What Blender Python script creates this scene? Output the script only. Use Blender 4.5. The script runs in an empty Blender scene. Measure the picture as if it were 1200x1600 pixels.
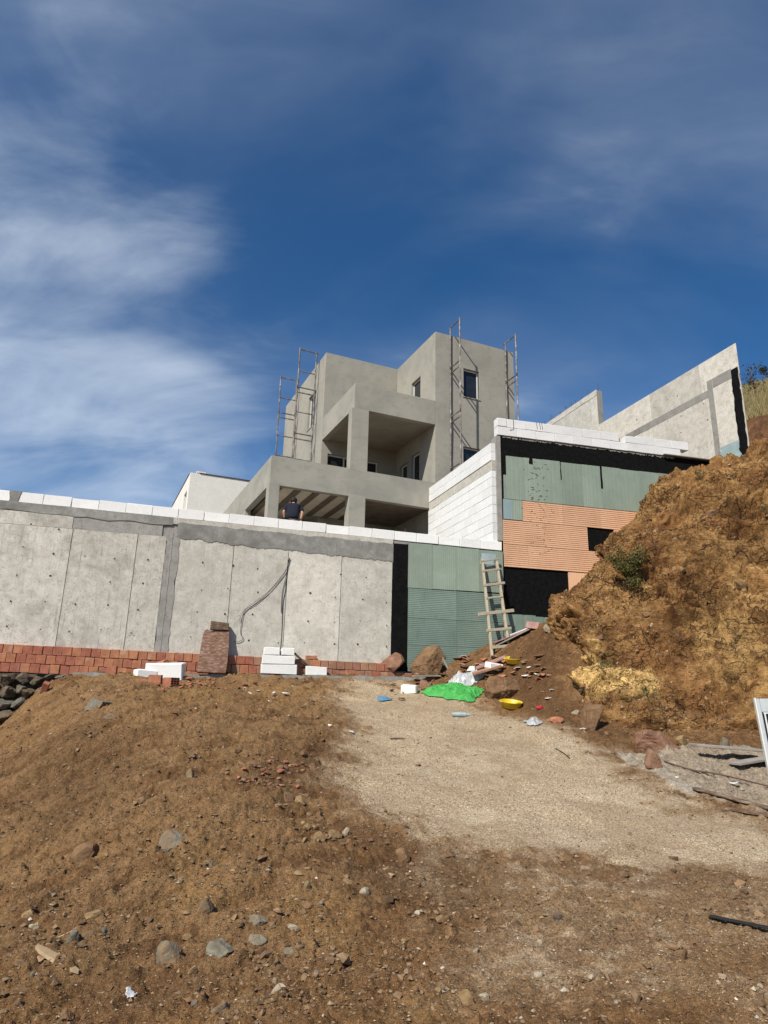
import bpy, bmesh, math, random
import numpy as np
from mathutils import Matrix, Vector

random.seed(7); RNG = np.random.default_rng(11)
SC = bpy.context.scene
COL = SC.collection

# ------------------------------------------------------------------ camera
FPX, PITCH, ROLL = 1040.0, math.radians(15.8), math.radians(1.36)
_cp, _sp = math.cos(PITCH), math.sin(PITCH)
FWD = np.array([0, _cp, _sp]); _u0 = np.array([0, -_sp, _cp]); _r0 = np.array([1.0, 0, 0])
RGT = math.cos(ROLL)*_r0 + math.sin(ROLL)*_u0
UPV = -math.sin(ROLL)*_r0 + math.cos(ROLL)*_u0
EYE = np.array([0, 0, 1.6])
cd = bpy.data.cameras.new('camera'); cam = bpy.data.objects.new('camera', cd); COL.objects.link(cam)
cd.sensor_fit = 'AUTO'; cd.sensor_width = 36.0; cd.lens = 36.0*FPX/1600.0
cd.clip_start = 0.05; cd.clip_end = 3000
cam.matrix_world = Matrix(((RGT[0], UPV[0], -FWD[0], EYE[0]), (RGT[1], UPV[1], -FWD[1], EYE[1]),
                           (RGT[2], UPV[2], -FWD[2], EYE[2]), (0, 0, 0, 1)))
SC.camera = cam

# ------------------------------------------------------------------ light
SUNV = np.array([-0.393, -0.593, 0.703])          # towards the sun
SUN_EL = math.asin(SUNV[2]); SUN_AZ = math.atan2(SUNV[0], SUNV[1])
w = bpy.data.worlds.new('World'); SC.world = w; w.use_nodes = True
VX, VY = 8.3, 3.1
def build_world():
    nt = w.node_tree; nt.nodes.clear(); N = nt.nodes.new; L = nt.links.new
    out = N('ShaderNodeOutputWorld'); bg = N('ShaderNodeBackground'); bg.inputs['Strength'].default_value = 0.090
    L(bg.outputs[0], out.inputs[0])
    sky = N('ShaderNodeTexSky'); sky.sky_type = 'NISHITA'; sky.sun_disc = False
    sky.sun_elevation = SUN_EL; sky.sun_rotation = SUN_AZ; sky.altitude = 300; sky.air_density = 0.85
    sky.dust_density = 0.35; sky.ozone_density = 3.0
    hsv = N('ShaderNodeHueSaturation'); hsv.inputs['Saturation'].default_value = 1.27; hsv.inputs['Value'].default_value = 1.0
    L(sky.outputs[0], hsv.inputs['Color'])
    tc = N('ShaderNodeTexCoord'); sep = N('ShaderNodeSeparateXYZ'); L(tc.outputs['Generated'], sep.inputs[0])
    def math_(op, a, b=None, clamp=False):
        m = N('ShaderNodeMath'); m.operation = op; m.use_clamp = clamp
        for i, v in enumerate((a, b)):
            if v is None: continue
            if isinstance(v, (int, float)): m.inputs[i].default_value = v
            else: L(v, m.inputs[i])
        return m.outputs[0]
    zz = math_('ADD', math_('MAXIMUM', sep.outputs[2], 0.0), 0.55)
    cx = math_('DIVIDE', sep.outputs[0], zz); cy = math_('DIVIDE', sep.outputs[1], zz)
    cmb = N('ShaderNodeCombineXYZ'); L(cx, cmb.inputs[0]); L(cy, cmb.inputs[1])
    # cirrus: layers of stretched, distorted noise on a high flat sheet
    def layer(rot, sc, scale, detail, dist, rough, off):
        m = N('ShaderNodeMapping'); m.inputs['Rotation'].default_value = (0, 0, math.radians(rot))
        m.inputs['Scale'].default_value = sc; m.inputs['Location'].default_value = off; L(cmb.outputs[0], m.inputs[0])
        n = N('ShaderNodeTexNoise'); n.inputs['Scale'].default_value = scale; n.inputs['Detail'].default_value = detail
        n.inputs['Distortion'].default_value = dist; n.inputs['Roughness'].default_value = rough; L(m.outputs[0], n.inputs['Vector'])
        return n.outputs['Fac']
    def rng(v, a, b, c=0.0, d=1.0):
        m = N('ShaderNodeMapRange'); m.interpolation_type = 'SMOOTHSTEP'; L(v, m.inputs['Value'])
        for k, x in zip(('From Min', 'From Max', 'To Min', 'To Max'), (a, b, c, d)): m.inputs[k].default_value = x
        return m.outputs[0]
    wisps = layer(-62, (1.0, 1.7, 1), 3.0, 7, 0.5, 0.52, (3.4, 0.9, 0))
    streak = layer(-48, (0.9, 2.0, 1), 3.4, 8, 0.7, 0.55, (1.2, 2.2, 0))
    veil = layer(-40, (1.0, 1.4, 1), 1.9, 5, 0.5, 0.5, (VX, VY, 0))
    big = layer(10, (1.0, 1.2, 1), 0.55, 3, 0.3, 0.5, (0.55, 2.9, 0))
    # the thicker bank of cirrus low in the west
    d0 = FWD + RGT*(-40-600)/FPX - UPV*(610-800)/FPX; d0 = d0/np.linalg.norm(d0)
    dv = N('ShaderNodeVectorMath'); dv.operation = 'DOT_PRODUCT'; L(tc.outputs['Generated'], dv.inputs[0]); dv.inputs[1].default_value = tuple(d0)
    bank = rng(dv.outputs['Value'], 0.87, 1.0)
    west = rng(sep.outputs[0], 0.25, -0.75)
    a = math_('MULTIPLY', rng(wisps, 0.42, 0.78), rng(veil, 0.36, 0.62))
    a = math_('MULTIPLY', a, math_('ADD', math_('MULTIPLY', west, 0.16), 0.05))
    b = math_('MULTIPLY', math_('MULTIPLY', rng(veil, 0.36, 0.70), rng(sep.outputs[2], 0.15, 0.75, 0.35, 1.0)), 0.095)
    c = math_('MULTIPLY', rng(math_('ADD', math_('MULTIPLY', math_('ADD', math_('MULTIPLY', wisps, 0.6), math_('MULTIPLY', streak, 0.6)), 0.95), math_('MULTIPLY', bank, 0.34)), 0.62, 1.18), 0.64)
    e = math_('MULTIPLY', math_('ADD', rng(big, 0.40, 0.75), math_('MULTIPLY', rng(streak, 0.42, 0.75), rng(veil, 0.36, 0.7))), 0.085)
    cov = math_('ADD', math_('ADD', a, b), math_('ADD', c, e), True)
    mix = N('ShaderNodeMixRGB'); mix.inputs['Color2'].default_value = (7.0, 7.9, 9.0, 1)
    L(cov, mix.inputs['Fac']); L(hsv.outputs[0], mix.inputs['Color1']); L(mix.outputs[0], bg.inputs['Color'])
build_world()
sl = bpy.data.lights.new('sun', 'SUN'); sun = bpy.data.objects.new('sun', sl); COL.objects.link(sun)
sl.energy = 5.0; sl.angle = math.radians(0.5); sl.color = (1.0, 0.95, 0.86)
sun.rotation_euler = Vector(tuple(-SUNV)).to_track_quat('-Z', 'Y').to_euler(); sun.location = (-20, -30, 40)
SC.view_settings.view_transform = 'Standard'; SC.view_settings.look = 'None'
SC.view_settings.exposure = 0.3; SC.view_settings.gamma = 1.0

# ------------------------------------------------------------------ rays (photograph pixel -> place in the world)
def ray(x, y): return FWD + RGT*(x-600)/FPX - UPV*(y-800)/FPX
def atY(x, y, Y): d = ray(x, y); return EYE + d*(Y/d[1])
class Frame:
    """A vertical frame: a along, b back, z up (world height)."""
    def __init__(s, x, y, th):
        t = math.radians(th); s.th = t; s.O = np.array([x, y, 0.0])
        s.A = np.array([math.cos(t), math.sin(t), 0]); s.B = np.array([-math.sin(t), math.cos(t), 0])
    def w(s, a, b, z): return s.O + s.A*a + s.B*b + np.array([0, 0, z])
    def ab(s, p): return float(s.A@(p-s.O)), float(s.B@(p-s.O)), float(p[2])
    def onb(s, x, y, b=0.0):
        d = ray(x, y); k = (b - s.B@(EYE-s.O))/(s.B@d); p = EYE+d*k; return float(s.A@(p-s.O)), float(p[2])
    def ona(s, x, y, a=0.0):
        d = ray(x, y); k = (a - s.A@(EYE-s.O))/(s.A@d); p = EYE+d*k; return float(s.B@(p-s.O)), float(p[2])
WALL = Frame(0, 16.7, 14)
HOUSE = Frame(1.745, 21.847, 24)

# ------------------------------------------------------------------ noise
_perm = RNG.permutation(256).astype(np.int64); _perm = np.concatenate([_perm, _perm, _perm])
_grad = RNG.normal(size=(256, 3)); _grad /= np.linalg.norm(_grad, axis=1)[:, None]
def perlin(p):
    p = np.asarray(p, float); i = np.floor(p).astype(np.int64); f = p-i; i &= 255
    u = f*f*f*(f*(f*6-15)+10); r = 0
    for dx in (0, 1):
        wx = u[:, 0] if dx else 1-u[:, 0]
        for dy in (0, 1):
            wy = u[:, 1] if dy else 1-u[:, 1]
            for dz in (0, 1):
                wz = u[:, 2] if dz else 1-u[:, 2]
                h = _perm[_perm[_perm[i[:, 0]+dx]+i[:, 1]+dy]+i[:, 2]+dz]
                g = _grad[h]
                r = r + wx*wy*wz*(g[:, 0]*(f[:, 0]-dx)+g[:, 1]*(f[:, 1]-dy)+g[:, 2]*(f[:, 2]-dz))
    return r*1.6
def fbm(p, octs=4, gain=0.5, lac=2.1):
    r = 0; a = 1.0; q = np.asarray(p, float)
    for o in range(octs): r = r+a*perlin(q+o*17.3); a *= gain; q = q*lac
    return r
def ridged(p, octs=3):
    r = 0; a = 1.0; q = np.asarray(p, float)
    for o in range(octs): r = r+a*(1-2*np.abs(perlin(q+o*9.1))); a *= 0.5; q = q*2.1
    return r*0.6
_wj = RNG.uniform(0, 1, (4096, 3))
def worley(p, two=True):
    """distance to nearest and second nearest feature point, and a random value per cell"""
    p = np.asarray(p, float); c = np.floor(p).astype(np.int64); f1 = np.full(len(p), 9.0); f2 = np.full(len(p), 9.0); cid = np.zeros(len(p))
    for dx in (-1, 0, 1):
        for dy in (-1, 0, 1):
            for dz in (-1, 0, 1):
                q = c+np.array((dx, dy, dz)); h = (q[:, 0]*73856093 ^ q[:, 1]*19349663 ^ q[:, 2]*83492791) & 4095
                d = np.linalg.norm(q+_wj[h]-p, axis=1); m = d < f1
                f2 = np.where(m, f1, np.minimum(f2, d)); cid = np.where(m, _wj[(h*7+3) & 4095, 0], cid); f1 = np.where(m, d, f1)
    return f1, f2, cid
def sstep(x, a, b): t = np.clip((x-a)/(b-a), 0, 1); return t*t*(3-2*t)

# ------------------------------------------------------------------ objects
def tag(o, label=None, cat=None, group=None, kind=None):
    if label: o['label'] = label
    if cat: o['category'] = cat
    if group: o['group'] = group
    if kind: o['kind'] = kind
    return o
WM = {}
def mworld(o): return WM.get(o.name, Matrix.Identity(4))
def setmat(o, M, parent=None):
    WM[o.name] = M
    if parent is not None: o.parent = parent; o.matrix_basis = mworld(parent).inverted() @ M
    else: o.matrix_basis = M
def frame_matrix(fr, a, b, z):
    return Matrix.Translation(Vector(fr.w(a, b, z))) @ Matrix.Rotation(fr.th, 4, 'Z')
def empty(name, M, label=None, cat=None, group=None, parent=None):
    o = bpy.data.objects.new(name, None); o.empty_display_size = 0.2; COL.objects.link(o); setmat(o, M, parent)
    return tag(o, label, cat, group)
def mesh_of(name, V, F, mats=None, smooth=False):
    me = bpy.data.meshes.new(name); me.from_pydata([tuple(v) for v in V], [], [tuple(f) for f in F])
    if smooth: me.polygons.foreach_set('use_smooth', [True]*len(me.polygons))
    if mats is not None:
        for m in (mats if isinstance(mats, (list, tuple)) else [mats]): me.materials.append(m)
    me.update(); return me
def place(name, me, M, parent=None, label=None, cat=None, group=None, kind=None):
    o = bpy.data.objects.new(name, me); COL.objects.link(o); setmat(o, M, parent)
    return tag(o, label, cat, group, kind)
class MB:
    """Collects faces (in frame coordinates a,b,z, or world when frame is None); build() makes ONE object."""
    def __init__(s, fr=None): s.V = []; s.F = []; s.fr = fr; s.mi = []
    def add(s, V, F, mi=0):
        n = len(s.V); s.V += [tuple(float(c) for c in v) for v in V]; s.F += [tuple(i+n for i in f) for f in F]; s.mi += [mi]*len(F); return s
    def box(s, a0, a1, b0, b1, z0, z1, c=0.0, mi=0):
        if c <= 0:
            V = [(x, y, z) for x in (a0, a1) for y in (b0, b1) for z in (z0, z1)]
            F = [(0, 1, 3, 2), (4, 6, 7, 5), (0, 4, 5, 1), (2, 3, 7, 6), (0, 2, 6, 4), (1, 5, 7, 3)]
            return s.add(V, F, mi)
        V, F = chamfer(a1-a0, b1-b0, z1-z0, c); cx, cy, cz = (a0+a1)/2, (b0+b1)/2, (z0+z1)/2
        return s.add([(v[0]+cx, v[1]+cy, v[2]+cz) for v in V], F, mi)
    def obox(s, c, size, R, ch=0.0, mi=0):
        V, F = chamfer(*size, ch) if ch > 0 else chamfer(*size, 0.0005)
        return s.add([tuple(Vector(c) + R @ Vector(v)) for v in V], F, mi)
    def beam(s, p, q, w_, h_, ch=0.004, roll=0.0, mi=0):
        p = Vector(p); q = Vector(q); d = q-p
        R = d.to_track_quat('X', 'Z').to_matrix() @ Matrix.Rotation(roll, 3, 'X')
        return s.obox((p+q)/2, (d.length, w_, h_), R, ch, mi)
    def tube(s, pts, r, n=6, cap=True, mi=0):
        pts = [Vector(p) for p in pts]; rs = r if isinstance(r, (list, tuple)) else [r]*len(pts); V = []; F = []
        nrm = None
        for i, p in enumerate(pts):
            d = (pts[min(i+1, len(pts)-1)]-pts[max(i-1, 0)]).normalized()
            if nrm is None: nrm = d.orthogonal().normalized()
            nrm = (nrm - d*nrm.dot(d)).normalized() if (nrm - d*nrm.dot(d)).length > 1e-6 else d.orthogonal().normalized()
            bn = d.cross(nrm)
            for k in range(n):
                t = 2*math.pi*k/n; V.append(p+(nrm*math.cos(t)+bn*math.sin(t))*rs[i])
        for i in range(len(pts)-1):
            for k in range(n): F.append((i*n+k, i*n+(k+1) % n, (i+1)*n+(k+1) % n, (i+1)*n+k))
        if cap: F.append(tuple(range(n-1, -1, -1))); F.append(tuple((len(pts)-1)*n+k for k in range(n)))
        return s.add(V, F, mi)
    def build(s, name, mat, parent=None, label=None, cat=None, group=None, kind=None, smooth=False, origin=None):
        P = np.array(s.V, float)
        if origin is None: origin = ((P[:, 0].min()+P[:, 0].max())/2, (P[:, 1].min()+P[:, 1].max())/2, P[:, 2].min())
        M = frame_matrix(s.fr, *origin) if s.fr else Matrix.Translation(Vector(origin))
        me = mesh_of(name, P-np.array(origin), s.F, mat, smooth)
        if any(s.mi): me.polygons.foreach_set('material_index', s.mi)
        return place(name, me, M, parent, label, cat, group, kind)
_chc = {}
def chamfer(x, y, z, c):
    k = (round(x, 4), round(y, 4), round(z, 4), round(c, 4))
    if k in _chc: return _chc[k]
    hx, hy, hz = x/2, y/2, z/2; c = min(c, hx*0.45, hy*0.45, hz*0.45); V = []; idx = {}
    for sx in (-1, 1):
        for sy in (-1, 1):
            for sz in (-1, 1):
                for ax, d in enumerate(((0, c, c), (c, 0, c), (c, c, 0))):
                    idx[(sx, sy, sz, ax)] = len(V); V.append((sx*(hx-d[0]), sy*(hy-d[1]), sz*(hz-d[2])))
    F = []
    def q(*ids):
        ctr = [sum(V[i][k] for i in ids)/len(ids) for k in range(3)]
        a, b, d = (np.array(V[ids[j]]) for j in (0, 1, 2))
        nn = np.cross(b-a, d-b)
        F.append(tuple(ids) if nn@np.array(ctr) > 0 else tuple(reversed(ids)))
    for s in (-1, 1):
        q(*[idx[(s, y_, z_, 0)] for y_, z_ in ((-1, -1), (1, -1), (1, 1), (-1, 1))])
        q(*[idx[(x_, s, z_, 1)] for x_, z_ in ((-1, -1), (1, -1), (1, 1), (-1, 1))])
        q(*[idx[(x_, y_, s, 2)] for x_, y_ in ((-1, -1), (1, -1), (1, 1), (-1, 1))])
    for s in (-1, 1):
        for t in (-1, 1):
            q(idx[(-1, s, t, 1)], idx[(1, s, t, 1)], idx[(1, s, t, 2)], idx[(-1, s, t, 2)])
            q(idx[(s, -1, t, 0)], idx[(s, 1, t, 0)], idx[(s, 1, t, 2)], idx[(s, -1, t, 2)])
            q(idx[(s, t, -1, 0)], idx[(s, t, 1, 0)], idx[(s, t, 1, 1)], idx[(s, t, -1, 1)])
            for r in (-1, 1): q(idx[(s, t, r, 0)], idx[(s, t, r, 1)], idx[(s, t, r, 2)])
    _chc[k] = (V, F); return V, F
def catmull(P, n):
    """P: (m,...) control array; n samples along the first axis"""
    P = np.asarray(P, float); m = len(P); t = np.linspace(0, m-1, n); i = np.minimum(t.astype(int), m-2); f = t-i
    f = f.reshape((-1,)+(1,)*(P.ndim-1))
    g = lambda k: P[np.clip(i+k, 0, m-1)]
    p0, p1, p2, p3 = g(-1), g(0), g(1), g(2)
    return 0.5*((2*p1)+(-p0+p2)*f+(2*p0-5*p1+4*p2-p3)*f*f+(-p0+3*p1-3*p2+p3)*f*f*f)
def grid_faces(nu, nv):
    i = np.arange(nu*nv).reshape(nu, nv)
    return np.stack([i[:-1, :-1], i[1:, :-1], i[1:, 1:], i[:-1, 1:]], -1).reshape(-1, 4)
def grid_normals(G):
    du = np.gradient(G, axis=0); dv = np.gradient(G, axis=1); n = np.cross(du, dv); return n/(np.linalg.norm(n, axis=2)[..., None]+1e-9)
def fast_mesh(name, V, F, mat, smooth=True, attrs=None):
    V = np.ascontiguousarray(V, dtype=np.float32).reshape(-1, 3); F = np.ascontiguousarray(F, dtype=np.int32); k = F.shape[1]
    me = bpy.data.meshes.new(name); me.vertices.add(len(V)); me.vertices.foreach_set('co', V.ravel())
    me.loops.add(F.size); me.loops.foreach_set('vertex_index', F.ravel())
    me.polygons.add(len(F)); me.polygons.foreach_set('loop_start', np.arange(0, F.size, k, dtype=np.int32))
    me.polygons.foreach_set('loop_total', np.full(len(F), k, dtype=np.int32))
    me.polygons.foreach_set('use_smooth', np.full(len(F), bool(smooth)))
    me.update(calc_edges=True)
    for an, av in (attrs or {}).items():
        at = me.attributes.new(an, 'FLOAT_COLOR' if av.ndim == 2 else 'FLOAT', 'POINT')
        at.data.foreach_set('color' if av.ndim == 2 else 'value', np.ascontiguousarray(av, dtype=np.float32).ravel())
    if mat: me.materials.append(mat)
    return me
# ------------------------------------------------------------------ materials
class NT:
    def __init__(s, name):
        s.m = bpy.data.materials.new(name); s.m.use_nodes = True; s.t = s.m.node_tree; s.t.nodes.clear()
        s.out = s.t.nodes.new('ShaderNodeOutputMaterial'); s.b = s.t.nodes.new('ShaderNodeBsdfPrincipled')
        s.t.links.new(s.b.outputs[0], s.out.inputs[0]); s._vec = None
    def n(s, kind, **inp):
        nd = s.t.nodes.new('ShaderNode'+kind)
        for k, v in inp.items():
            if k.startswith('_'): setattr(nd, k[1:], v)
            else: s.set(nd, k.replace('0', ' ') if k not in nd.inputs else k, v)
        return nd
    def set(s, nd, k, v):
        sock = nd.inputs[k]
        if hasattr(v, 'is_output'): s.t.links.new(v, sock)
        else: sock.default_value = v
    def vec(s, scale=(1, 1, 1), rnd=True, rot=(0, 0, 0)):
        tc = s.n('TexCoord'); v = tc.outputs['Object']
        if rnd:
            oi = s.n('ObjectInfo'); mu = s.n('Math', _operation='MULTIPLY'); s.set(mu, 0, oi.outputs['Random']); s.set(mu, 1, 57.0)
            ad = s.n('VectorMath', _operation='ADD'); s.set(ad, 0, v); s.set(ad, 1, mu.outputs[0]); v = ad.outputs[0]
        mp = s.n('Mapping'); s.set(mp, 'Vector', v); s.set(mp, 'Scale', scale); s.set(mp, 'Rotation', rot); return mp.outputs[0]
    def noise(s, v, scale, detail=4, rough=0.55, dist=0.0):
        nd = s.n('TexNoise'); s.set(nd, 'Vector', v); s.set(nd, 'Scale', scale); s.set(nd, 'Detail', detail)
        s.set(nd, 'Roughness', rough); s.set(nd, 'Distortion', dist); return nd.outputs['Fac']
    def voro(s, v, scale, feat='F1', out='Distance', rnd=1.0):
        nd = s.n('TexVoronoi', _feature=feat); s.set(nd, 'Vector', v); s.set(nd, 'Scale', scale); s.set(nd, 'Randomness', rnd); return nd.outputs[out]
    def math(s, op, a, b=None, clamp=False):
        nd = s.n('Math', _operation=op, _use_clamp=clamp); s.set(nd, 0, a)
        if b is not None: s.set(nd, 1, b)
        return nd.outputs[0]
    def rng(s, v, a, b, c=0.0, d=1.0):
        nd = s.n('MapRange', _interpolation_type='SMOOTHSTEP'); s.set(nd, 'Value', v)
        for k, x in zip(('From Min', 'From Max', 'To Min', 'To Max'), (a, b, c, d)): s.set(nd, k, x)
        return nd.outputs[0]
    def ramp(s, v, stops):
        nd = s.n('ValToRGB'); s.set(nd, 'Fac', v); e = nd.color_ramp.elements
        while len(e) < len(stops): e.new(0.5)
        for el, (p, c) in zip(e, stops): el.position = p; el.color = (*c, 1)
        return nd.outputs['Color']
    def mix(s, f, a, b, mode='MIX'):
        nd = s.n('MixRGB', _blend_type=mode); s.set(nd, 'Fac', f)
        s.set(nd, 'Color1', a if hasattr(a, 'is_output') else (*a, 1)); s.set(nd, 'Color2', b if hasattr(b, 'is_output') else (*b, 1)); return nd.outputs[0]
    def bump(s, h, strength, dist=0.02, prev=None):
        nd = s.n('Bump'); s.set(nd, 'Height', h); s.set(nd, 'Strength', strength); s.set(nd, 'Distance', dist)
        if prev is not None: s.set(nd, 'Normal', prev)
        return nd.outputs[0]
    def attr(s, name, out='Fac'):
        nd = s.n('Attribute'); nd.attribute_name = name; return nd.outputs[out]
    def done(s, col, rough=0.9, nrm=None, metal=0.0, spec=0.3):
        if hasattr(col, 'is_output'): col = s.mix(1.0, col, (0.82,)*3, 'MULTIPLY')
        s.set(s.b, 'Base Color', col if hasattr(col, 'is_output') else (*col, 1)); s.set(s.b, 'Roughness', rough); s.set(s.b, 'Metallic', metal)
        s.set(s.b, 'Specular IOR Level', spec)
        if nrm is not None: s.set(s.b, 'Normal', nrm)
        return s.m
def sc(c, k): return tuple(min(1, x*k) for x in c)
def mat_simple(name, c, var=0.25, scale=6, rough=0.85, bump=0.25, bscale=30, bdist=0.01, stretch=(1, 1, 1), metal=0, spec=0.3, hue=None, rnd=0.0):
    t = NT(name); v = t.vec(stretch)
    nz = t.noise(v, scale, 6, 0.6); c2 = hue or sc(c, 1+var)
    col = t.ramp(nz, [(0.28, sc(c, 1-var)), (0.5, c), (0.75, c2)])
    fine = t.noise(v, scale*9, 3, 0.6); col = t.mix(0.35, col, t.ramp(fine, [(0.3, (0.72,)*3), (0.7, (1.2 if False else 1.0,)*3)]), 'MULTIPLY')
    if rnd > 0:
        oi = t.n('ObjectInfo'); h = t.n('HueSaturation'); t.set(h, 'Color', col); t.set(h, 'Value', t.rng(oi.outputs['Random'], 0, 1, 1-rnd, 1+rnd)); col = h.outputs[0]
    nr = t.bump(t.noise(v, bscale, 5, 0.65), bump, bdist)
    return t.done(col, rough, nr, metal, spec)
def mat_concrete(name, c, dark, stain=0.5, pits=1.0, streak=0.5, warm=None):
    t = NT(name); v = t.vec((1, 1, 1)); vs = t.vec((5.0, 5.0, 0.30)); vh = t.vec((0.5, 0.5, 6.0))
    big = t.noise(v, 1.1, 5, 0.6, 0.4); med = t.noise(v, 5, 6, 0.65); st = t.noise(vs, 3.5, 7, 0.7); fine = t.noise(v, 60, 4, 0.7)
    col = t.ramp(med, [(0.28, sc(c, 0.78)), (0.48, c), (0.68, warm or sc(c, 1.12))])
    blot = t.noise(v, 13, 5, 0.7); col = t.mix(t.rng(blot, 0.54, 0.68, 0, 0.6), col, sc(dark, 1.15))
    col = t.mix(t.rng(big, 0.48, 0.72, 0, stain), col, dark)
    col = t.mix(t.rng(st, 0.52, 0.74, 0, streak), col, sc(dark, 1.1))
    col = t.mix(t.rng(t.noise(vh, 3.0, 5, 0.7), 0.6, 0.72, 0, 0.3), col, sc(dark, 1.3))
    rs = t.math('MULTIPLY', t.rng(t.noise(vs, 2.0, 4, 0.6), 0.66, 0.74), t.rng(big, 0.5, 0.6)); col = t.mix(t.math('MULTIPLY', rs, 0.4), col, (0.30, 0.20, 0.12))
    col = t.mix(0.6, col, t.ramp(fine, [(0.3, (0.6,)*3), (0.60, (1.0,)*3)]), 'MULTIPLY')
    pv = t.voro(v, 24); pm = t.math('MULTIPLY', t.rng(pv, 0.20, 0.11), t.rng(t.noise(v, 3.0, 3), 0.46, 0.58)); pm = t.math('MULTIPLY', pm, pits)
    oi = t.n('ObjectInfo'); hv = t.n('HueSaturation'); t.set(hv, 'Color', col); t.set(hv, 'Value', t.rng(oi.outputs['Random'], 0, 1, 0.88, 1.08)); col = hv.outputs[0]
    col = t.mix(pm, col, (0.06, 0.055, 0.05))
    h = t.math('ADD', t.math('MULTIPLY', med, 0.7), t.math('MULTIPLY', fine, 0.25)); h = t.math('SUBTRACT', h, t.math('MULTIPLY', pm, 0.6))
    return t.done(col, 0.92, t.bump(h, 0.55, 0.02), 0, 0.25)
M = {}
M['concrete'] = mat_concrete('raw_concrete', (0.64, 0.60, 0.515), (0.30, 0.28, 0.24), 0.75, 1.0, 0.9, (0.76, 0.72, 0.63))
M['concrete_pale'] = mat_concrete('pale_concrete', (0.69, 0.65, 0.56), (0.40, 0.375, 0.32), 0.42, 1.0, 0.55, (0.79, 0.755, 0.665))
M['concrete_grey'] = mat_concrete('grey_concrete', (0.36, 0.345, 0.31), (0.22, 0.21, 0.19), 0.6, 1.0, 0.5)
M['mortar'] = mat_concrete('wet_mortar', (0.33, 0.32, 0.29), (0.20, 0.195, 0.175), 0.8, 0.5, 0.5, (0.43, 0.42, 0.39))
def _plaster():
    t = NT('grey_plaster'); v = t.vec((1, 1, 1)); c = (0.385, 0.365, 0.305)
    big = t.noise(v, 0.8, 5, 0.6, 0.6); med = t.noise(t.vec((1, 1, 1.6)), 3.2, 6, 0.65, 0.3); fine = t.noise(v, 70, 4, 0.7)
    col = t.ramp(big, [(0.32, (0.315, 0.305, 0.262)), (0.5, c), (0.68, (0.43, 0.405, 0.338))])
    col = t.mix(t.rng(med, 0.5, 0.68, 0, 0.5), col, (0.295, 0.285, 0.247))
    col = t.mix(0.35, col, t.ramp(fine, [(0.3, (0.7,)*3), (0.65, (1.0,)*3)]), 'MULTIPLY')
    h = t.math('ADD', t.math('MULTIPLY', med, 0.8), t.math('MULTIPLY', fine, 0.15))
    return t.done(col, 0.95, t.bump(h, 0.35, 0.015), 0, 0.2)
M['plaster'] = _plaster()
M['aac'] = mat_simple('aerated_block', (0.95, 0.94, 0.90), 0.06, 3, 0.95, 0.35, 45, 0.006, hue=(0.97, 0.96, 0.93), rnd=0.05)
M['aac_painted'] = mat_simple('white_block', (0.83, 0.825, 0.80), 0.05, 3, 0.9, 0.45, 25, 0.008, hue=(0.86, 0.855, 0.83), rnd=0.04)
def _brick(name, c, rnd=0.13):
    t = NT(name); v = t.vec()
    n1 = t.noise(v, 9, 5, 0.6); st = t.noise(t.vec((1, 1, 9)), 6, 4, 0.6)
    col = t.ramp(n1, [(0.25, sc(c, 0.72)), (0.5, c), (0.8, sc(c, 1.35))])
    col = t.mix(t.rng(t.noise(v, 3, 4), 0.58, 0.75, 0, 0.5), col, (0.48, 0.42, 0.36))
    oi = t.n('ObjectInfo'); h = t.n('HueSaturation'); t.set(h, 'Color', col)
    t.set(h, 'Value', t.rng(oi.outputs['Random'], 0, 1, 1-rnd, 1+rnd)); t.set(h, 'Hue', t.rng(oi.outputs['Random'], 0, 1, 0.492, 0.508))
    return t.done(h.outputs[0], 0.92, t.bump(t.math('ADD', st, t.math('MULTIPLY', n1, 0.6)), 0.5, 0.008), 0, 0.2)
M['brick'] = _brick('red_brick', (0.40, 0.160, 0.092))
M['brick_tan'] = _brick('tan_brick', (0.36, 0.19, 0.118), 0.15)
M['brick_core'] = mat_simple('brick_holes', (0.10, 0.04, 0.025), 0.3, 20)
def _xps(name, c, c2, stain=0.3):
    t = NT(name); v = t.vec(); n1 = t.noise(v, 1.6, 5, 0.6); n2 = t.noise(t.vec((3, 3, 0.5)), 4, 6, 0.65)
    col = t.ramp(n1, [(0.3, sc(c, 0.9)), (0.5, c), (0.7, c2)])
    col = t.mix(t.rng(n2, 0.54, 0.72, 0, stain), col, sc(c, 0.6))
    oi = t.n('ObjectInfo'); h = t.n('HueSaturation'); t.set(h, 'Color', col); t.set(h, 'Value', t.rng(oi.outputs['Random'], 0, 1, 0.93, 1.07))
    return t.done(h.outputs[0], 0.6, t.bump(t.noise(v, 25, 4), 0.12, 0.01), 0, 0.4)
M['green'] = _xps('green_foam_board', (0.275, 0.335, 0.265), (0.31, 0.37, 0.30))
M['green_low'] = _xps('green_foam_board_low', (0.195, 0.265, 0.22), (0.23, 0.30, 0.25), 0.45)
M['blue_film'] = _xps('pale_blue_film', (0.30, 0.40, 0.40), (0.42, 0.50, 0.50), 0.4)
M['orange'] = _xps('orange_foam_board', (0.80, 0.485, 0.295), (0.84, 0.53, 0.335), 0.15)
M['bitumen'] = mat_simple('black_bitumen', (0.008, 0.008, 0.008), 0.4, 9, 0.9, 0.6, 18, 0.02, spec=0.06, hue=(0.014, 0.013, 0.013))
M['wood'] = mat_simple('grey_wood', (0.47, 0.40, 0.29), 0.25, 5, 0.85, 0.4, 40, 0.006, stretch=(6, 6, 1.0))
M['wood_brown'] = mat_simple('brown_wood', (0.17, 0.105, 0.065), 0.45, 9, 0.9, 0.7, 40, 0.01, stretch=(1, 1, 3), hue=(0.42, 0.34, 0.26))
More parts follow.
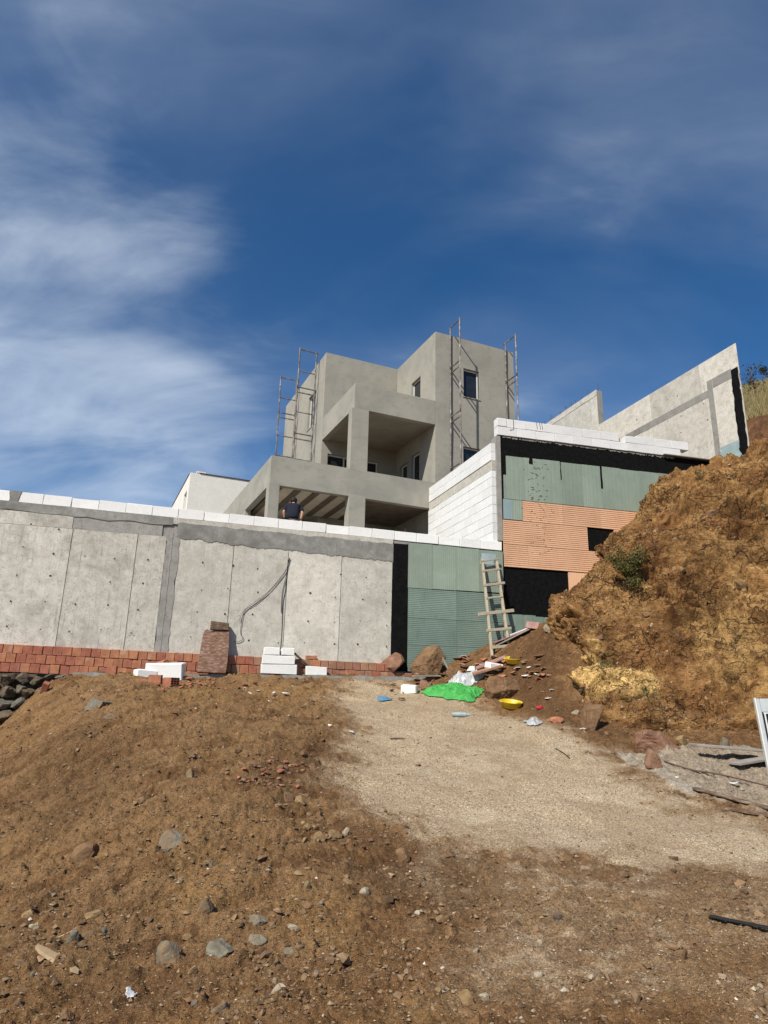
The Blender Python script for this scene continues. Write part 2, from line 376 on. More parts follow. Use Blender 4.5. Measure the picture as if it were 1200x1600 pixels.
M['board_red'] = mat_simple('weathered_red_brown', (0.215, 0.115, 0.075), 0.45, 9, 0.9, 0.7, 40, 0.01, stretch=(1, 1, 3), hue=(0.45, 0.33, 0.26))
M['wood_straw'] = mat_simple('splintered_wood', (0.40, 0.28, 0.16), 0.25, 8, 0.85, 0.4, 40, 0.004)
M['board_grey'] = mat_simple('mortar_stained_plank', (0.33, 0.30, 0.26), 0.25, 5, 0.92, 0.5, 30, 0.01)
M['rust'] = mat_simple('rusty_steel', (0.13, 0.075, 0.05), 0.4, 12, 0.8, 0.4, 40, 0.004, metal=0.2)
M['scaffold'] = mat_simple('painted_scaffold', (0.20, 0.175, 0.16), 0.5, 5, 0.6, 0.3, 30, 0.003, metal=0.3, hue=(0.55, 0.52, 0.48))
M['cable'] = mat_simple('black_cable', (0.035, 0.033, 0.03), 0.3, 10, 0.7)
M['pvc'] = mat_simple('white_pvc', (0.72, 0.71, 0.67), 0.08, 3, 0.45, 0.05)
M['enamel'] = mat_simple('white_enamel', (0.50, 0.52, 0.52), 0.1, 4, 0.35, 0.05, spec=0.5)
def _glass():
    t = NT('dark_glass'); v = t.vec(); return t.done(t.ramp(t.noise(v, 2, 3), [(0.3, (0.012, 0.014, 0.018)), (0.7, (0.03, 0.034, 0.04))]), 0.06, None, 0, 0.5)
M['glass'] = _glass()
M['white_house'] = mat_simple('cream_render', (0.86, 0.83, 0.755), 0.06, 1.2, 0.9, 0.15, 30, hue=(0.9, 0.87, 0.80))
M['white_house_side'] = M['white_house']
M['tile_dark'] = mat_simple('roof_flashing', (0.10, 0.07, 0.06), 0.3, 6)
M['ceiling'] = mat_simple('beige_ceiling', (0.84, 0.72, 0.56), 0.12, 2.5, 0.95, 0.3, 20)
M['formwork'] = mat_simple('rib_and_shade_brown', (0.20, 0.155, 0.11), 0.3, 3, 0.9, 0.3, 20)  # rib brown; also darkens the right soffit and the unseen balcony floor
M['yellow'] = mat_simple('yellow_plastic', (0.80, 0.56, 0.02), 0.08, 5, 0.45, 0.1, 20, spec=0.5, hue=(0.86, 0.62, 0.04))
M['tarp'] = mat_simple('green_tarp', (0.06, 0.37, 0.07), 0.3, 6, 0.6, 0.35, 20, spec=0.3, hue=(0.12, 0.46, 0.12))
M['blue_bit'] = mat_simple('blue_plastic', (0.10, 0.26, 0.42), 0.15, 6, 0.5)
M['paper'] = mat_simple('white_scrap', (0.72, 0.70, 0.66), 0.1, 6, 0.8)
M['film'] = mat_simple('grey_plastic_film', (0.50, 0.50, 0.50), 0.2, 6, 0.35, 0.3, 20, spec=0.5)
M['pink'] = mat_simple('pink_foam_board', (0.36, 0.20, 0.165), 0.3, 6, 0.8, hue=(0.46, 0.31, 0.26))
M['navy'] = mat_simple('navy_cloth', (0.012, 0.014, 0.026), 0.3, 12, 0.95)
M['jeans'] = mat_simple('denim', (0.03, 0.045, 0.075), 0.3, 14, 0.95)
M['skin'] = mat_simple('skin', (0.45, 0.25, 0.16), 0.1, 8, 0.6)
M['hair'] = mat_simple('black_hair', (0.012, 0.010, 0.009), 0.3, 30, 0.7, 0.6, 60)
M['glove'] = mat_simple('ochre_glove', (0.62, 0.33, 0.05), 0.15, 12, 0.9)
M['mixer'] = mat_simple('orange_mixer_paint', (0.42, 0.085, 0.04), 0.25, 5, 0.6)
M['black_rubber'] = mat_simple('black_rubber', (0.02, 0.02, 0.021), 0.3, 9, 0.7)
def _rock(name, c, c2, dust=(0.26, 0.165, 0.085), dusty=0.45, sc_=1.0):
    t = NT(name); v = t.vec()
    n1 = t.noise(v, 5*sc_, 6, 0.65, 0.4); n2 = t.noise(v, 2*sc_, 4, 0.6); fine = t.noise(v, 55*sc_, 4, 0.7)
    col = t.ramp(n1, [(0.25, sc(c, 0.6)), (0.48, c), (0.72, c2)])
    g = t.n('NewGeometry'); sp = t.n('SeparateXYZ'); t.set(sp, 0, g.outputs['Normal'])
    col = t.mix(t.rng(n2, 0.42, 0.68, 0, dusty), col, dust)
    col = t.mix(0.5, col, t.ramp(fine, [(0.3, (0.6,)*3), (0.65, (1.0,)*3)]), 'MULTIPLY')
    vr = t.voro(v, 4*sc_, 'DISTANCE_TO_EDGE')
    h = t.math('ADD', n1, t.math('MULTIPLY', fine, 0.3)); h = t.math('ADD', h, t.math('MULTIPLY', t.rng(vr, 0, 0.06), 0.2))
    return t.done(col, 0.93, t.bump(h, 0.7, 0.03/sc_), 0, 0.2)
M['rock_brown'] = _rock('brown_rock', (0.19, 0.105, 0.055), (0.33, 0.20, 0.10))
M['rock_red'] = _rock('reddish_rock', (0.235, 0.12, 0.075), (0.36, 0.215, 0.14), dusty=0.25)
M['rock_grey'] = _rock('grey_rock', (0.18, 0.16, 0.125), (0.29, 0.265, 0.21), dusty=0.9, sc_=3)
M['rock_green'] = _rock('green_grey_rock', (0.185, 0.165, 0.12), (0.32, 0.29, 0.215), dusty=0.85, sc_=3)
M['rock_cream'] = _rock('cream_rock', (0.42, 0.34, 0.235), (0.55, 0.47, 0.35), dusty=0.4, sc_=4)
M['rock_ochre'] = _rock('ochre_rock', (0.28, 0.18, 0.085), (0.40, 0.28, 0.15), dusty=0.35, sc_=4)
M['rock_dark'] = _rock('dark_wall_stone', (0.10, 0.080, 0.058), (0.21, 0.175, 0.13), dust=(0.22, 0.15, 0.09), dusty=0.5, sc_=2)
M['rock_slate'] = _rock('slate_wall_stone', (0.12, 0.115, 0.095), (0.25, 0.24, 0.20), dust=(0.22, 0.165, 0.11), dusty=0.4, sc_=2)
def _ground():
    t = NT('site_ground'); tc = t.n('TexCoord'); v = tc.outputs['Object']
    dp = t.attr('damp'); g = t.attr('gravel'); cm = t.attr('cement'); och = t.attr('ochre')
    big = t.noise(v, 0.9, 5, 0.6, 0.3); med = t.noise(v, 6, 6, 0.65); fine = t.noise(v, 70, 4, 0.75); vfine = t.noise(v, 210, 2, 0.6)
    dirt = t.ramp(med, [(0.28, (0.095, 0.056, 0.029)), (0.5, (0.195, 0.120, 0.062)), (0.70, (0.305, 0.195, 0.105))])
    dirt = t.mix(t.rng(big, 0.42, 0.68, 0, 0.45), dirt, (0.265, 0.170, 0.078)); sk = t.attr('streak'); dirt = t.mix(t.rng(sk, 0.1, 0.9, 0, 0.75), dirt, t.mix(0.7, dirt, (0.36, 0.255, 0.145))); dirt = t.mix(t.rng(sk, -0.1, -0.8, 0, 0.6), dirt, t.mix(0.7, dirt, (0.085, 0.05, 0.028))); dirt = t.mix(dp, dirt, t.mix(0.75, dirt, (0.085, 0.050, 0.028)))  # streak attribute: soil tone with relief shading put into the colour
    dirt = t.mix(och, dirt, (0.40, 0.27, 0.12))
    vc = t.n('TexVoronoi'); t.set(vc, 'Vector', v); t.set(vc, 'Scale', 75.0)
    bw = t.n('RGBToBW'); t.set(bw, 0, vc.outputs['Color'])
    grav = t.ramp(bw.outputs[0], [(0.12, (0.205, 0.145, 0.095)), (0.45, (0.41, 0.315, 0.21)), (0.72, (0.50, 0.40, 0.28)), (0.95, (0.68, 0.60, 0.48))])
    grav = t.mix(t.rng(big, 0.40, 0.62, 0, 0.8), grav, t.mix(0.6, grav, (0.31, 0.225, 0.145))); gp = t.noise(v, 1.7, 4, 0.6, 0.6); grav = t.mix(t.rng(gp, 0.52, 0.68, 0, 0.55), grav, t.mix(0.5, grav, (0.62, 0.53, 0.40)))
    col = t.mix(g, dirt, grav)
    cem = t.ramp(med, [(0.3, (0.27, 0.245, 0.205)), (0.5, (0.40, 0.37, 0.32)), (0.72, (0.52, 0.49, 0.43))])
    col = t.mix(cm, col, cem)
    col = t.mix(0.75, col, t.ramp(fine, [(0.32, (0.28,)*3), (0.56, (1.0,)*3)]), 'MULTIPLY')
    clod = t.noise(v, 24, 4, 0.7); col = t.mix(t.math('SUBTRACT', 0.62, t.math('MULTIPLY', g, 0.5)), col, t.ramp(clod, [(0.32, (0.5,)*3), (0.56, (1.0,)*3)]), 'MULTIPLY'); col = t.mix(1.0, col, t.mix(g, (1.32, 1.13, 0.93), (1.74, 1.70, 1.60)), 'MULTIPLY')
    speck = t.math('MULTIPLY', t.rng(t.voro(v, 26), 0.17, 0.10), t.rng(t.noise(v, 9, 2), 0.52, 0.6))
    col = t.mix(t.math('MULTIPLY', speck, 0.7), col, (0.48, 0.38, 0.25))
    h = t.math('ADD', t.math('MULTIPLY', fine, 0.6), t.math('MULTIPLY', vfine, 0.25))
    h = t.math('ADD', h, t.math('MULTIPLY', t.math('MULTIPLY', bw.outputs[0], g), 0.5))
    nb = t.bump(t.math('ADD', clod, t.math('MULTIPLY', med, 0.5)), 0.8, 0.06)
    return t.done(col, 0.96, t.bump(h, 0.9, 0.02, nb), 0, 0.15)
M['ground'] = _ground()
def _bank():
    t = NT('cut_earth'); tc = t.n('TexCoord'); v = tc.outputs['Object']
    och = t.attr('ochre'); red = t.attr('red')
    big = t.noise(v, 0.8, 5, 0.6, 0.5); med = t.noise(v, 4.5, 7, 0.68, 0.3); fine = t.noise(v, 45, 5, 0.75)
    col = t.ramp(med, [(0.28, (0.085, 0.046, 0.022)), (0.47, (0.225, 0.133, 0.064)), (0.70, (0.40, 0.27, 0.145))])
    col = t.mix(t.rng(big, 0.42, 0.66, 0, 0.6), col, t.mix(0.5, col, (0.36, 0.26, 0.13)))
    col = t.mix(red, col, t.mix(0.6, col, (0.165, 0.085, 0.04)))
    col = t.mix(och, col, t.mix(t.rng(med, 0.3, 0.6, 0.5, 0.95), col, (0.68, 0.52, 0.265)))
    col = t.mix(0.75, col, t.ramp(fine, [(0.30, (0.4,)*3), (0.58, (1.0,)*3)]), 'MULTIPLY'); crk = t.attr('crack'); col = t.mix(t.math('MULTIPLY', crk, 0.85), col, (0.06, 0.032, 0.016)); bl = t.attr('block'); col = t.mix(1.0, col, t.ramp(bl, [(0.0, (0.70, 0.64, 0.56)), (0.5, (1.08, 1.0, 0.88)), (1.0, (1.45, 1.40, 1.28))]), 'MULTIPLY'); col = t.mix(1.0, col, (1.34, 1.22, 1.01), 'MULTIPLY')
    st = t.noise(t.vec((1, 1, 3), False, (0.3, 0.5, 0)), 7, 6, 0.7)
    wob = t.n('TexNoise'); t.set(wob, 'Vector', v); t.set(wob, 'Scale', 2.2); t.set(wob, 'Detail', 5.0)
    wv = t.n('VectorMath', _operation='MULTIPLY_ADD'); t.set(wv, 0, wob.outputs['Color']); wv.inputs[1].default_value = (0.9, 0.9, 0.9); t.set(wv, 2, v)
    e1 = t.voro(wv.outputs[0], 1.7, 'DISTANCE_TO_EDGE'); e2 = t.voro(wv.outputs[0], 5.5, 'DISTANCE_TO_EDGE')
    rocky = t.rng(t.noise(v, 0.9, 4, 0.6), 0.40, 0.56)
    ck = t.math('MAXIMUM', t.math('MULTIPLY', t.rng(e1, 0.035, 0.004), rocky), t.math('MULTIPLY', t.rng(e2, 0.05, 0.01), t.math('MULTIPLY', rocky, 0.6)))
    col = t.mix(t.math('MULTIPLY', ck, 0.75), col, (0.045, 0.026, 0.014))
    pit = t.math('MULTIPLY', t.rng(t.noise(v, 16, 4, 0.7), 0.60, 0.68), 0.7); col = t.mix(pit, col, (0.07, 0.04, 0.02))
    h = t.math('ADD', t.math('MULTIPLY', med, 0.8), t.math('ADD', t.math('MULTIPLY', fine, 0.3), t.math('MULTIPLY', st, 0.5))); h = t.math('SUBTRACT', h, t.math('MULTIPLY', t.math('ADD', ck, pit), 0.7))
    return t.done(col, 0.96, t.bump(h, 1.0, 0.10), 0, 0.15)
M['bank'] = _bank()
def _hill():
    t = NT('dry_hillside'); tc = t.n('TexCoord'); v = tc.outputs['Object']; g = t.attr('grass')
    med = t.noise(v, 2.5, 7, 0.7); c1 = t.ramp(med, [(0.3, (0.075, 0.035, 0.018)), (0.55, (0.15, 0.075, 0.035)), (0.75, (0.27, 0.16, 0.09))])
    c2 = t.ramp(med, [(0.3, (0.085, 0.08, 0.03)), (0.55, (0.17, 0.135, 0.055)), (0.75, (0.26, 0.2, 0.09))])
    return t.done(t.mix(g, c1, c2), 0.96, t.bump(med, 0.9, 0.2), 0, 0.15)
M['hill'] = _hill()
def _leaf(name, c1, c2):
    t = NT(name); oi = t.attr('tint'); col = t.ramp(oi, [(0.0, c1), (1.0, c2)]); m = t.done(col, 0.7, None, 0, 0.3); return m
M['leaf'] = _leaf('bush_leaf', (0.055, 0.06, 0.014), (0.19, 0.165, 0.045))
M['leaf_dark'] = _leaf('tree_leaf', (0.03, 0.035, 0.012), (0.09, 0.085, 0.03))
M['grass'] = _leaf('dry_grass_blade', (0.13, 0.11, 0.04), (0.36, 0.28, 0.12))
def _peb():
    t = NT('loose_stone'); c = t.attr('tint', 'Color'); tc = t.n('TexCoord')
    return t.done(t.mix(0.5, c, t.ramp(t.noise(tc.outputs['Object'], 120, 3), [(0.3, (0.6,)*3), (0.65, (1.0,)*3)]), 'MULTIPLY'), 0.93, None, 0, 0.2)
M['pebble'] = _peb()
# ------------------------------------------------------------------ ground: heights through measured places, thin-plate between them
GP = [(0,1148,14.0),(0,1200,11.2),(0,1280,8.6),(0,1400,6.3),(0,1500,5.2),(0,1600,4.35),
 (-120,1160,13.4),(-120,1280,8.6),(-120,1400,6.3),(-120,1600,4.35),
 (70,1078,14.3),(75,1110,13.0),(85,1150,11.2),(100,1250,8.5),(100,1400,6.1),(100,1500,5.15),(100,1600,4.35),
 (120,1064,14.75),(130,1080,13.6),(170,1110,11.9),(180,1150,10.4),
 (250,1063,15.1),(250,1082,13.4),(260,1110,11.7),(260,1150,10.2),(260,1250,7.8),(260,1400,5.95),(260,1500,5.1),(260,1600,4.35),
 (360,1063,15.5),(360,1085,13.8),(380,1130,11.2),(380,1200,9.0),(400,1300,7.2),(420,1430,5.7),(420,1600,4.3),
 (480,1062,16.0),(480,1090,14.2),(490,1130,12.0),(500,1200,9.5),(520,1300,7.45),(540,1450,5.55),(560,1600,4.25),
 (600,1063,16.35),(600,1090,14.8),(620,1130,12.7),(650,1200,10.0),(660,1300,7.75),(680,1450,5.6),(680,1600,4.2),
 (680,1066,16.3),(740,1092,14.9),(800,1130,12.9),(820,1200,10.2),(840,1300,7.9),(840,1450,5.6),(840,1600,4.15),
 (700,1052,16.6),(725,1050,16.45),(760,1040,16.2),(800,1022,15.9),(832,1006,15.7),(862,992,15.4),
 (760,1010,17.15),(800,995,17.35),(840,980,17.55),(870,968,17.6),
 (790,1075,15.3),(840,1060,14.8),(850,1100,14.0),(880,1080,14.0),(910,1120,13.0),
 (960,1148,12.1),(1000,1175,11.4),(1010,1220,9.8),(1020,1300,7.95),(1020,1450,5.6),(1020,1600,4.1),
 (1000,1140,12.4),(1100,1158,11.9),(1100,1200,10.6),(1200,1168,11.5),(1200,1215,10.2),(1200,1270,8.7),(1200,1340,7.2),(1200,1450,5.55),(1200,1600,4.05),
 (1330,1180,11.3),(1330,1270,8.7),(1330,1450,5.55),(1330,1600,4.05)]
GW = np.array([atY(*g) for g in GP])
GW = np.vstack([GW, [(x, y, z) for x, y, z in ((-6, 2, -0.25), (0, 2.5, 0.0), (6, 2.5, 0.0), (-6, -3, -0.4), (0, -3, -0.2), (6, -3, -0.1), (-13, 9, 0.6), (-12, 13, 0.9), (14, 9, 1.4), (13, 4, 0.6))]])
def _tps_fit(P, lam=0.02):
    n = len(P); d = np.linalg.norm(P[:, None, :2]-P[None, :, :2], axis=2); K = np.where(d > 0, d*d*np.log(d+1e-12), 0)+lam*np.eye(n)
    Q = np.c_[np.ones(n), P[:, :2]]; A = np.block([[K, Q], [Q.T, np.zeros((3, 3))]]); return np.linalg.solve(A, np.r_[P[:, 2], 0, 0, 0])
_tw = _tps_fit(GW)
def base_h(x, y):
    x = np.asarray(x, float); y = np.asarray(y, float); out = np.empty(x.shape); xf, yf, of = x.ravel(), y.ravel(), np.empty(x.size)
    for s in range(0, xf.size, 60000):
        X = xf[s:s+60000]; Y = yf[s:s+60000]
        Xc = np.clip(X, -14, 15); Yc = np.clip(Y, -4, 18.5)
        d2 = (Xc[:, None]-GW[None, :, 0])**2+(Yc[:, None]-GW[None, :, 1])**2
        z = (0.5*d2*np.log(d2+1e-12))@_tw[:-3]+_tw[-3]+_tw[-2]*Xc+_tw[-1]*Yc
        far = sstep(np.hypot(X-Xc, Y-Yc), 0, 30); of[s:s+60000] = z*(1-far)+far*(-0.6)
    out = of.reshape(x.shape); return out
def ghit(px, py, y0=3.0, y1=19.0):
    """where the sight line of a photograph pixel meets the bare ground"""
    ys = np.linspace(y0, y1, 900); d = ray(px, py); P = EYE[None]+d[None]*(ys/d[1])[:, None]
    g = P[:, 2]-base_h(P[:, 0], P[:, 1]); k = np.where(g < 0)[0]
    i = k[0] if len(k) else int(np.argmin(np.abs(g)))
    p = P[i].copy(); p[2] = base_h(p[0:1], p[1:2])[0]; return p
def poly_sdf(x, y, poly):
    """signed distance, positive inside"""
    P = np.array(poly); ins = np.zeros(x.shape, bool); dm = np.full(x.shape, 1e9); n = len(P)
    for i in range(n):
        x1, y1 = P[i]; x2, y2 = P[(i+1) % n]
        c = ((y1 > y) != (y2 > y)) & (x < (x2-x1)*(y-y1)/((y2-y1) if y2 != y1 else 1e-9)+x1); ins ^= c
        ex, ey = x2-x1, y2-y1; t = np.clip(((x-x1)*ex+(y-y1)*ey)/(ex*ex+ey*ey+1e-9), 0, 1)
        dm = np.minimum(dm, np.hypot(x-x1-t*ex, y-y1-t*ey))
    return np.where(ins, dm, -dm)
PX_GRAVEL = [(610,1066),(700,1085),(760,1105),(850,1130),(960,1180),(1040,1235),(1130,1275),(1230,1310),(1330,1340),(1230,1375),(1080,1345),(960,1350),(840,1345),(740,1320),(660,1300),(590,1275),(545,1240),(560,1190),(560,1130),(520,1095),(540,1070)]
PX_CEMENT = [(955,1178),(1010,1180),(1060,1168),(1150,1170),(1330,1185),(1330,1330),(1200,1275),(1100,1240),(1030,1215)]
W_GRAVEL = [tuple(ghit(*p)[:2]) for p in PX_GRAVEL]; W_CEMENT = [tuple(ghit(*p)[:2]) for p in PX_CEMENT]
ROAD2 = [tuple(ghit(*p)[:2]) for p in [(640,1300),(1330,1360),(1330,1620),(700,1620),(640,1480)]]
OCH = [(ghit(430, 1090), 1.6), (ghit(500, 1450), 0.5), (ghit(310, 1400), 0.6), (ghit(660, 1570), 0.4), (ghit(300, 1100), 1.2)]
DAMP = [([tuple(ghit(*p)[:2]) for p in q], k) for q, k in (([(770,1060),(800,1015),(868,985),(885,1075),(920,1130),(980,1150),(960,1165),(880,1140),(830,1115),(800,1095)], 0.8), ([(560,1300),(640,1315),(760,1345),(800,1400),(740,1440),(640,1420),(560,1390)], 0.75), ([(60,1180),(150,1140),(220,1160),(180,1260),(90,1330),(20,1300)], 0.5), ([(960,1350),(1100,1350),(1200,1380),(1200,1430),(1050,1420),(960,1390)], 0.4), ([(420,1180),(540,1150),(545,1240),(440,1290),(380,1250)], 0.5), ([(20,1440),(250,1480),(420,1560),(300,1600),(20,1600)], 0.35))]
def zones(x, y):
    p = np.c_[x, y, np.zeros_like(x)]
    n1 = fbm(p*1.3, 4); n2 = fbm(p*5+31, 3)
    g = sstep(poly_sdf(x, y, W_GRAVEL)+0.45*n1+0.25*n2, -0.55, 0.40)
    r2 = sstep(poly_sdf(x, y, ROAD2)+0.5*n1, -0.2, 0.9)*(0.28+0.40*sstep(n2+n1*0.6, -0.1, 0.7))
    g = np.maximum(g, r2)
    c = sstep(poly_sdf(x, y, W_CEMENT)+0.22*n1+0.10*n2, -0.12, 0.14)
    o = np.zeros_like(x)
    for q, r in OCH: o = np.maximum(o, 0.32*sstep(np.hypot(x-q[0], y-q[1])+0.5*r*n1, r, 0.2*r))
    d = np.zeros_like(x)
    for poly, k in DAMP: d = np.maximum(d, k*sstep(poly_sdf(x, y, poly)+0.4*n1+0.15*n2, -0.35, 0.35))
    return g, c, o*(1-d), d
def n_(p): return np.c_[perlin(p*6+11), perlin(p*6+31), np.zeros(len(p))]
def disp(x, y, g, c):
    p = np.c_[x, y, np.zeros_like(x)]
    # left bank: scrape marks that run down the slope towards the lower left
    ca, sa = math.cos(math.radians(38)), math.sin(math.radians(38))
    q = np.c_[(x*ca+y*sa)*0.7, (-x*sa+y*ca)*2.6, np.zeros_like(x)]
    left = sstep(0.6-x, 0, 2.0)*sstep(y, 3.5, 6)
    soft = 1-0.80*g
    z = 0.055*fbm(p*0.9, 3)+soft*(0.034*fbm(p*3.1+5, 3)+0.026*np.maximum(fbm(p*9+3, 3), -0.25)+0.019*np.maximum(fbm(p*24+2, 2), -0.1)+0.010*np.maximum(perlin(p*55+8), -0.1))
    z = z + left*(0.12*ridged(q*0.8, 3)+0.045*ridged(q*2.6+4, 3))*(1-g)
    z = z + g*0.004*perlin(p*60) + c*(0.06*np.maximum(fbm(p*4+40, 4), 0)+0.015)
    w1, w2, wc = worley(np.c_[x*5.5, y*5.5, np.zeros_like(x)]+0.4*n_(p)); v1, v2, vc = worley(np.c_[x*14, y*14, np.zeros_like(x)+5]+0.3*n_(p*2))
    cl = sstep(fbm(p*1.1+90, 3), -0.25, 0.45)*(1-0.9*g)*(1-c)
    z = z+cl*(0.045*np.maximum(wc-0.45, 0)*sstep(w2-w1, 0.0, 0.3)+0.022*(vc-0.3)*sstep(v2-v1, 0, 0.3))
    lump = np.maximum(fbm(p*6.3+77, 2)-0.42, 0); z = z+soft*0.11*lump*sstep(y, 18, 12)
    return z
def ground_h(x, y):
    x = np.atleast_1d(np.asarray(x, float)); y = np.atleast_1d(np.asarray(y, float)); g, c, o, d = zones(x, y); return base_h(x, y)+disp(x, y, g, c)
def gpos(px, py):
    p = ghit(px, py); p[2] = ground_h(p[0], p[1])[0]; return p
def shade_streaks(x, y, g):  # soil tones; on the left bank pale ridges and dark grooves carry relief shading
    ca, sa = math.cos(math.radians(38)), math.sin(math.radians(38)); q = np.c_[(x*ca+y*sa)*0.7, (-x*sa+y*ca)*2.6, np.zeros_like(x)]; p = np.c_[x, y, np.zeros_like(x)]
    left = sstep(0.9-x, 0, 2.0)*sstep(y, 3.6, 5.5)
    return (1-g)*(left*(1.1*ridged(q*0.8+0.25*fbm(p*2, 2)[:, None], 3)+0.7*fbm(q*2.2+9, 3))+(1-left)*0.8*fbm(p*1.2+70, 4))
def build_ground():
    s = np.concatenate([-np.geomspace(60, 0.80, 26), np.linspace(-0.79, 0.86, 900), np.geomspace(0.87, 60, 26)])
    ys = [3.2]
    while ys[-1] < 18.2: ys.append(ys[-1]*1.0033)
    y = np.concatenate([-np.geomspace(500, 3, 26)+0.0, np.linspace(-2.6, 3.1, 30), ys, 18.2+np.geomspace(0.4, 900, 24)])
    wdt = np.maximum(y+2, 3.2); X = s[:, None]*wdt[None, :]; Y = np.broadcast_to(y[None, :], X.shape)
    x, yy = X.ravel(), Y.ravel(); g, c, o, dm = zones(x, yy); z = base_h(x, yy)
    near = sstep(np.hypot(x-np.clip(x, -13, 14), yy-np.clip(yy, 0, 19)), 3, 0)
    z = z+disp(x, yy, g, c)*near
    V = np.c_[x, yy, z]; me = fast_mesh('ground', V, grid_faces(*X.shape), M['ground'], True, {'gravel': g, 'cement': c, 'ochre': o, 'damp': dm, 'streak': shade_streaks(x, yy, g)})
    place('ground', me, Matrix.Identity(4), None, 'brown dirt and pale gravel track climbing to the retaining wall', 'ground', kind='structure')
build_ground()

# ------------------------------------------------------------------ cut earth bank on the right
BANK = [
 [(905,1000,18.4),(905,960,18.4),(905,930,18.4),(925,905,18.4),(950,880,18.5),(960,855,18.5),(1000,805,18.6),(1062,748,18.9),(1115,733,19.2),(1140,722,19.9)],
 [(872,1010,16.9),(875,960,17.0),(880,930,17.0),(910,903,17.2),(938,876,17.3),(945,853,17.4),(990,803,17.7),(1058,747,18.4),(1112,733,18.8),(1138,722,19.7)],
 [(856,1020,15.6),(864,965,15.8),(870,930,16.0),(902,903,16.3),(930,878,16.5),(936,855,16.7),(984,804,17.1),(1054,748,17.8),(1110,733,18.3),(1140,720,19.5)],
 [(868,1075,14.4),(880,1010,14.8),(892,955,15.1),(920,912,15.5),(950,882,15.8),(968,852,16.1),(1006,801,16.6),(1062,751,17.3),(1118,731,18.0),(1150,714,19.4)],
 [(905,1112,13.2),(915,1045,13.7),(925,985,14.2),(945,932,14.7),(975,892,15.2),(998,852,15.7),(1032,803,16.2),(1082,757,16.9),(1145,716,17.8),(1165,703,19.3)],
 [(985,1138,12.5),(990,1080,13.0),(995,1015,13.6),(1005,955,14.1),(1025,902,14.7),(1050,852,15.2),(1085,802,15.8),(1125,752,16.5),(1175,703,17.5),(1190,690,19.2)],
 [(1080,1152,12.1),(1085,1085,12.6),(1090,1015,13.2),(1100,945,13.8),(1115,882,14.4),(1135,822,15.0),(1160,767,15.7),(1185,727,16.4),(1212,688,17.3),(1225,672,19.0)],
 [(1180,1160,11.8),(1185,1085,12.3),(1190,1005,12.9),(1200,932,13.5),(1215,862,14.2),(1230,802,14.9),(1245,752,15.6),(1260,710,16.3),(1280,670,17.2),(1290,655,18.9)],
 [(1330,1175,11.5),(1335,1090,12.0),(1340,1000,12.6),(1350,920,13.2),(1365,845,13.9),(1380,780,14.6),(1395,725,15.3),(1410,680,16.0),(1430,640,17.0),(1440,620,18.7)],
 [(1650,1200,11.0),(1655,1090,11.5),(1660,990,12.1),(1670,900,12.7),(1680,815,13.4),(1695,745,14.1),(1710,690,14.8),(1725,640,15.5),(1745,600,16.5),(1760,580,18.2)]]
BOUT = ghit(935, 1060)
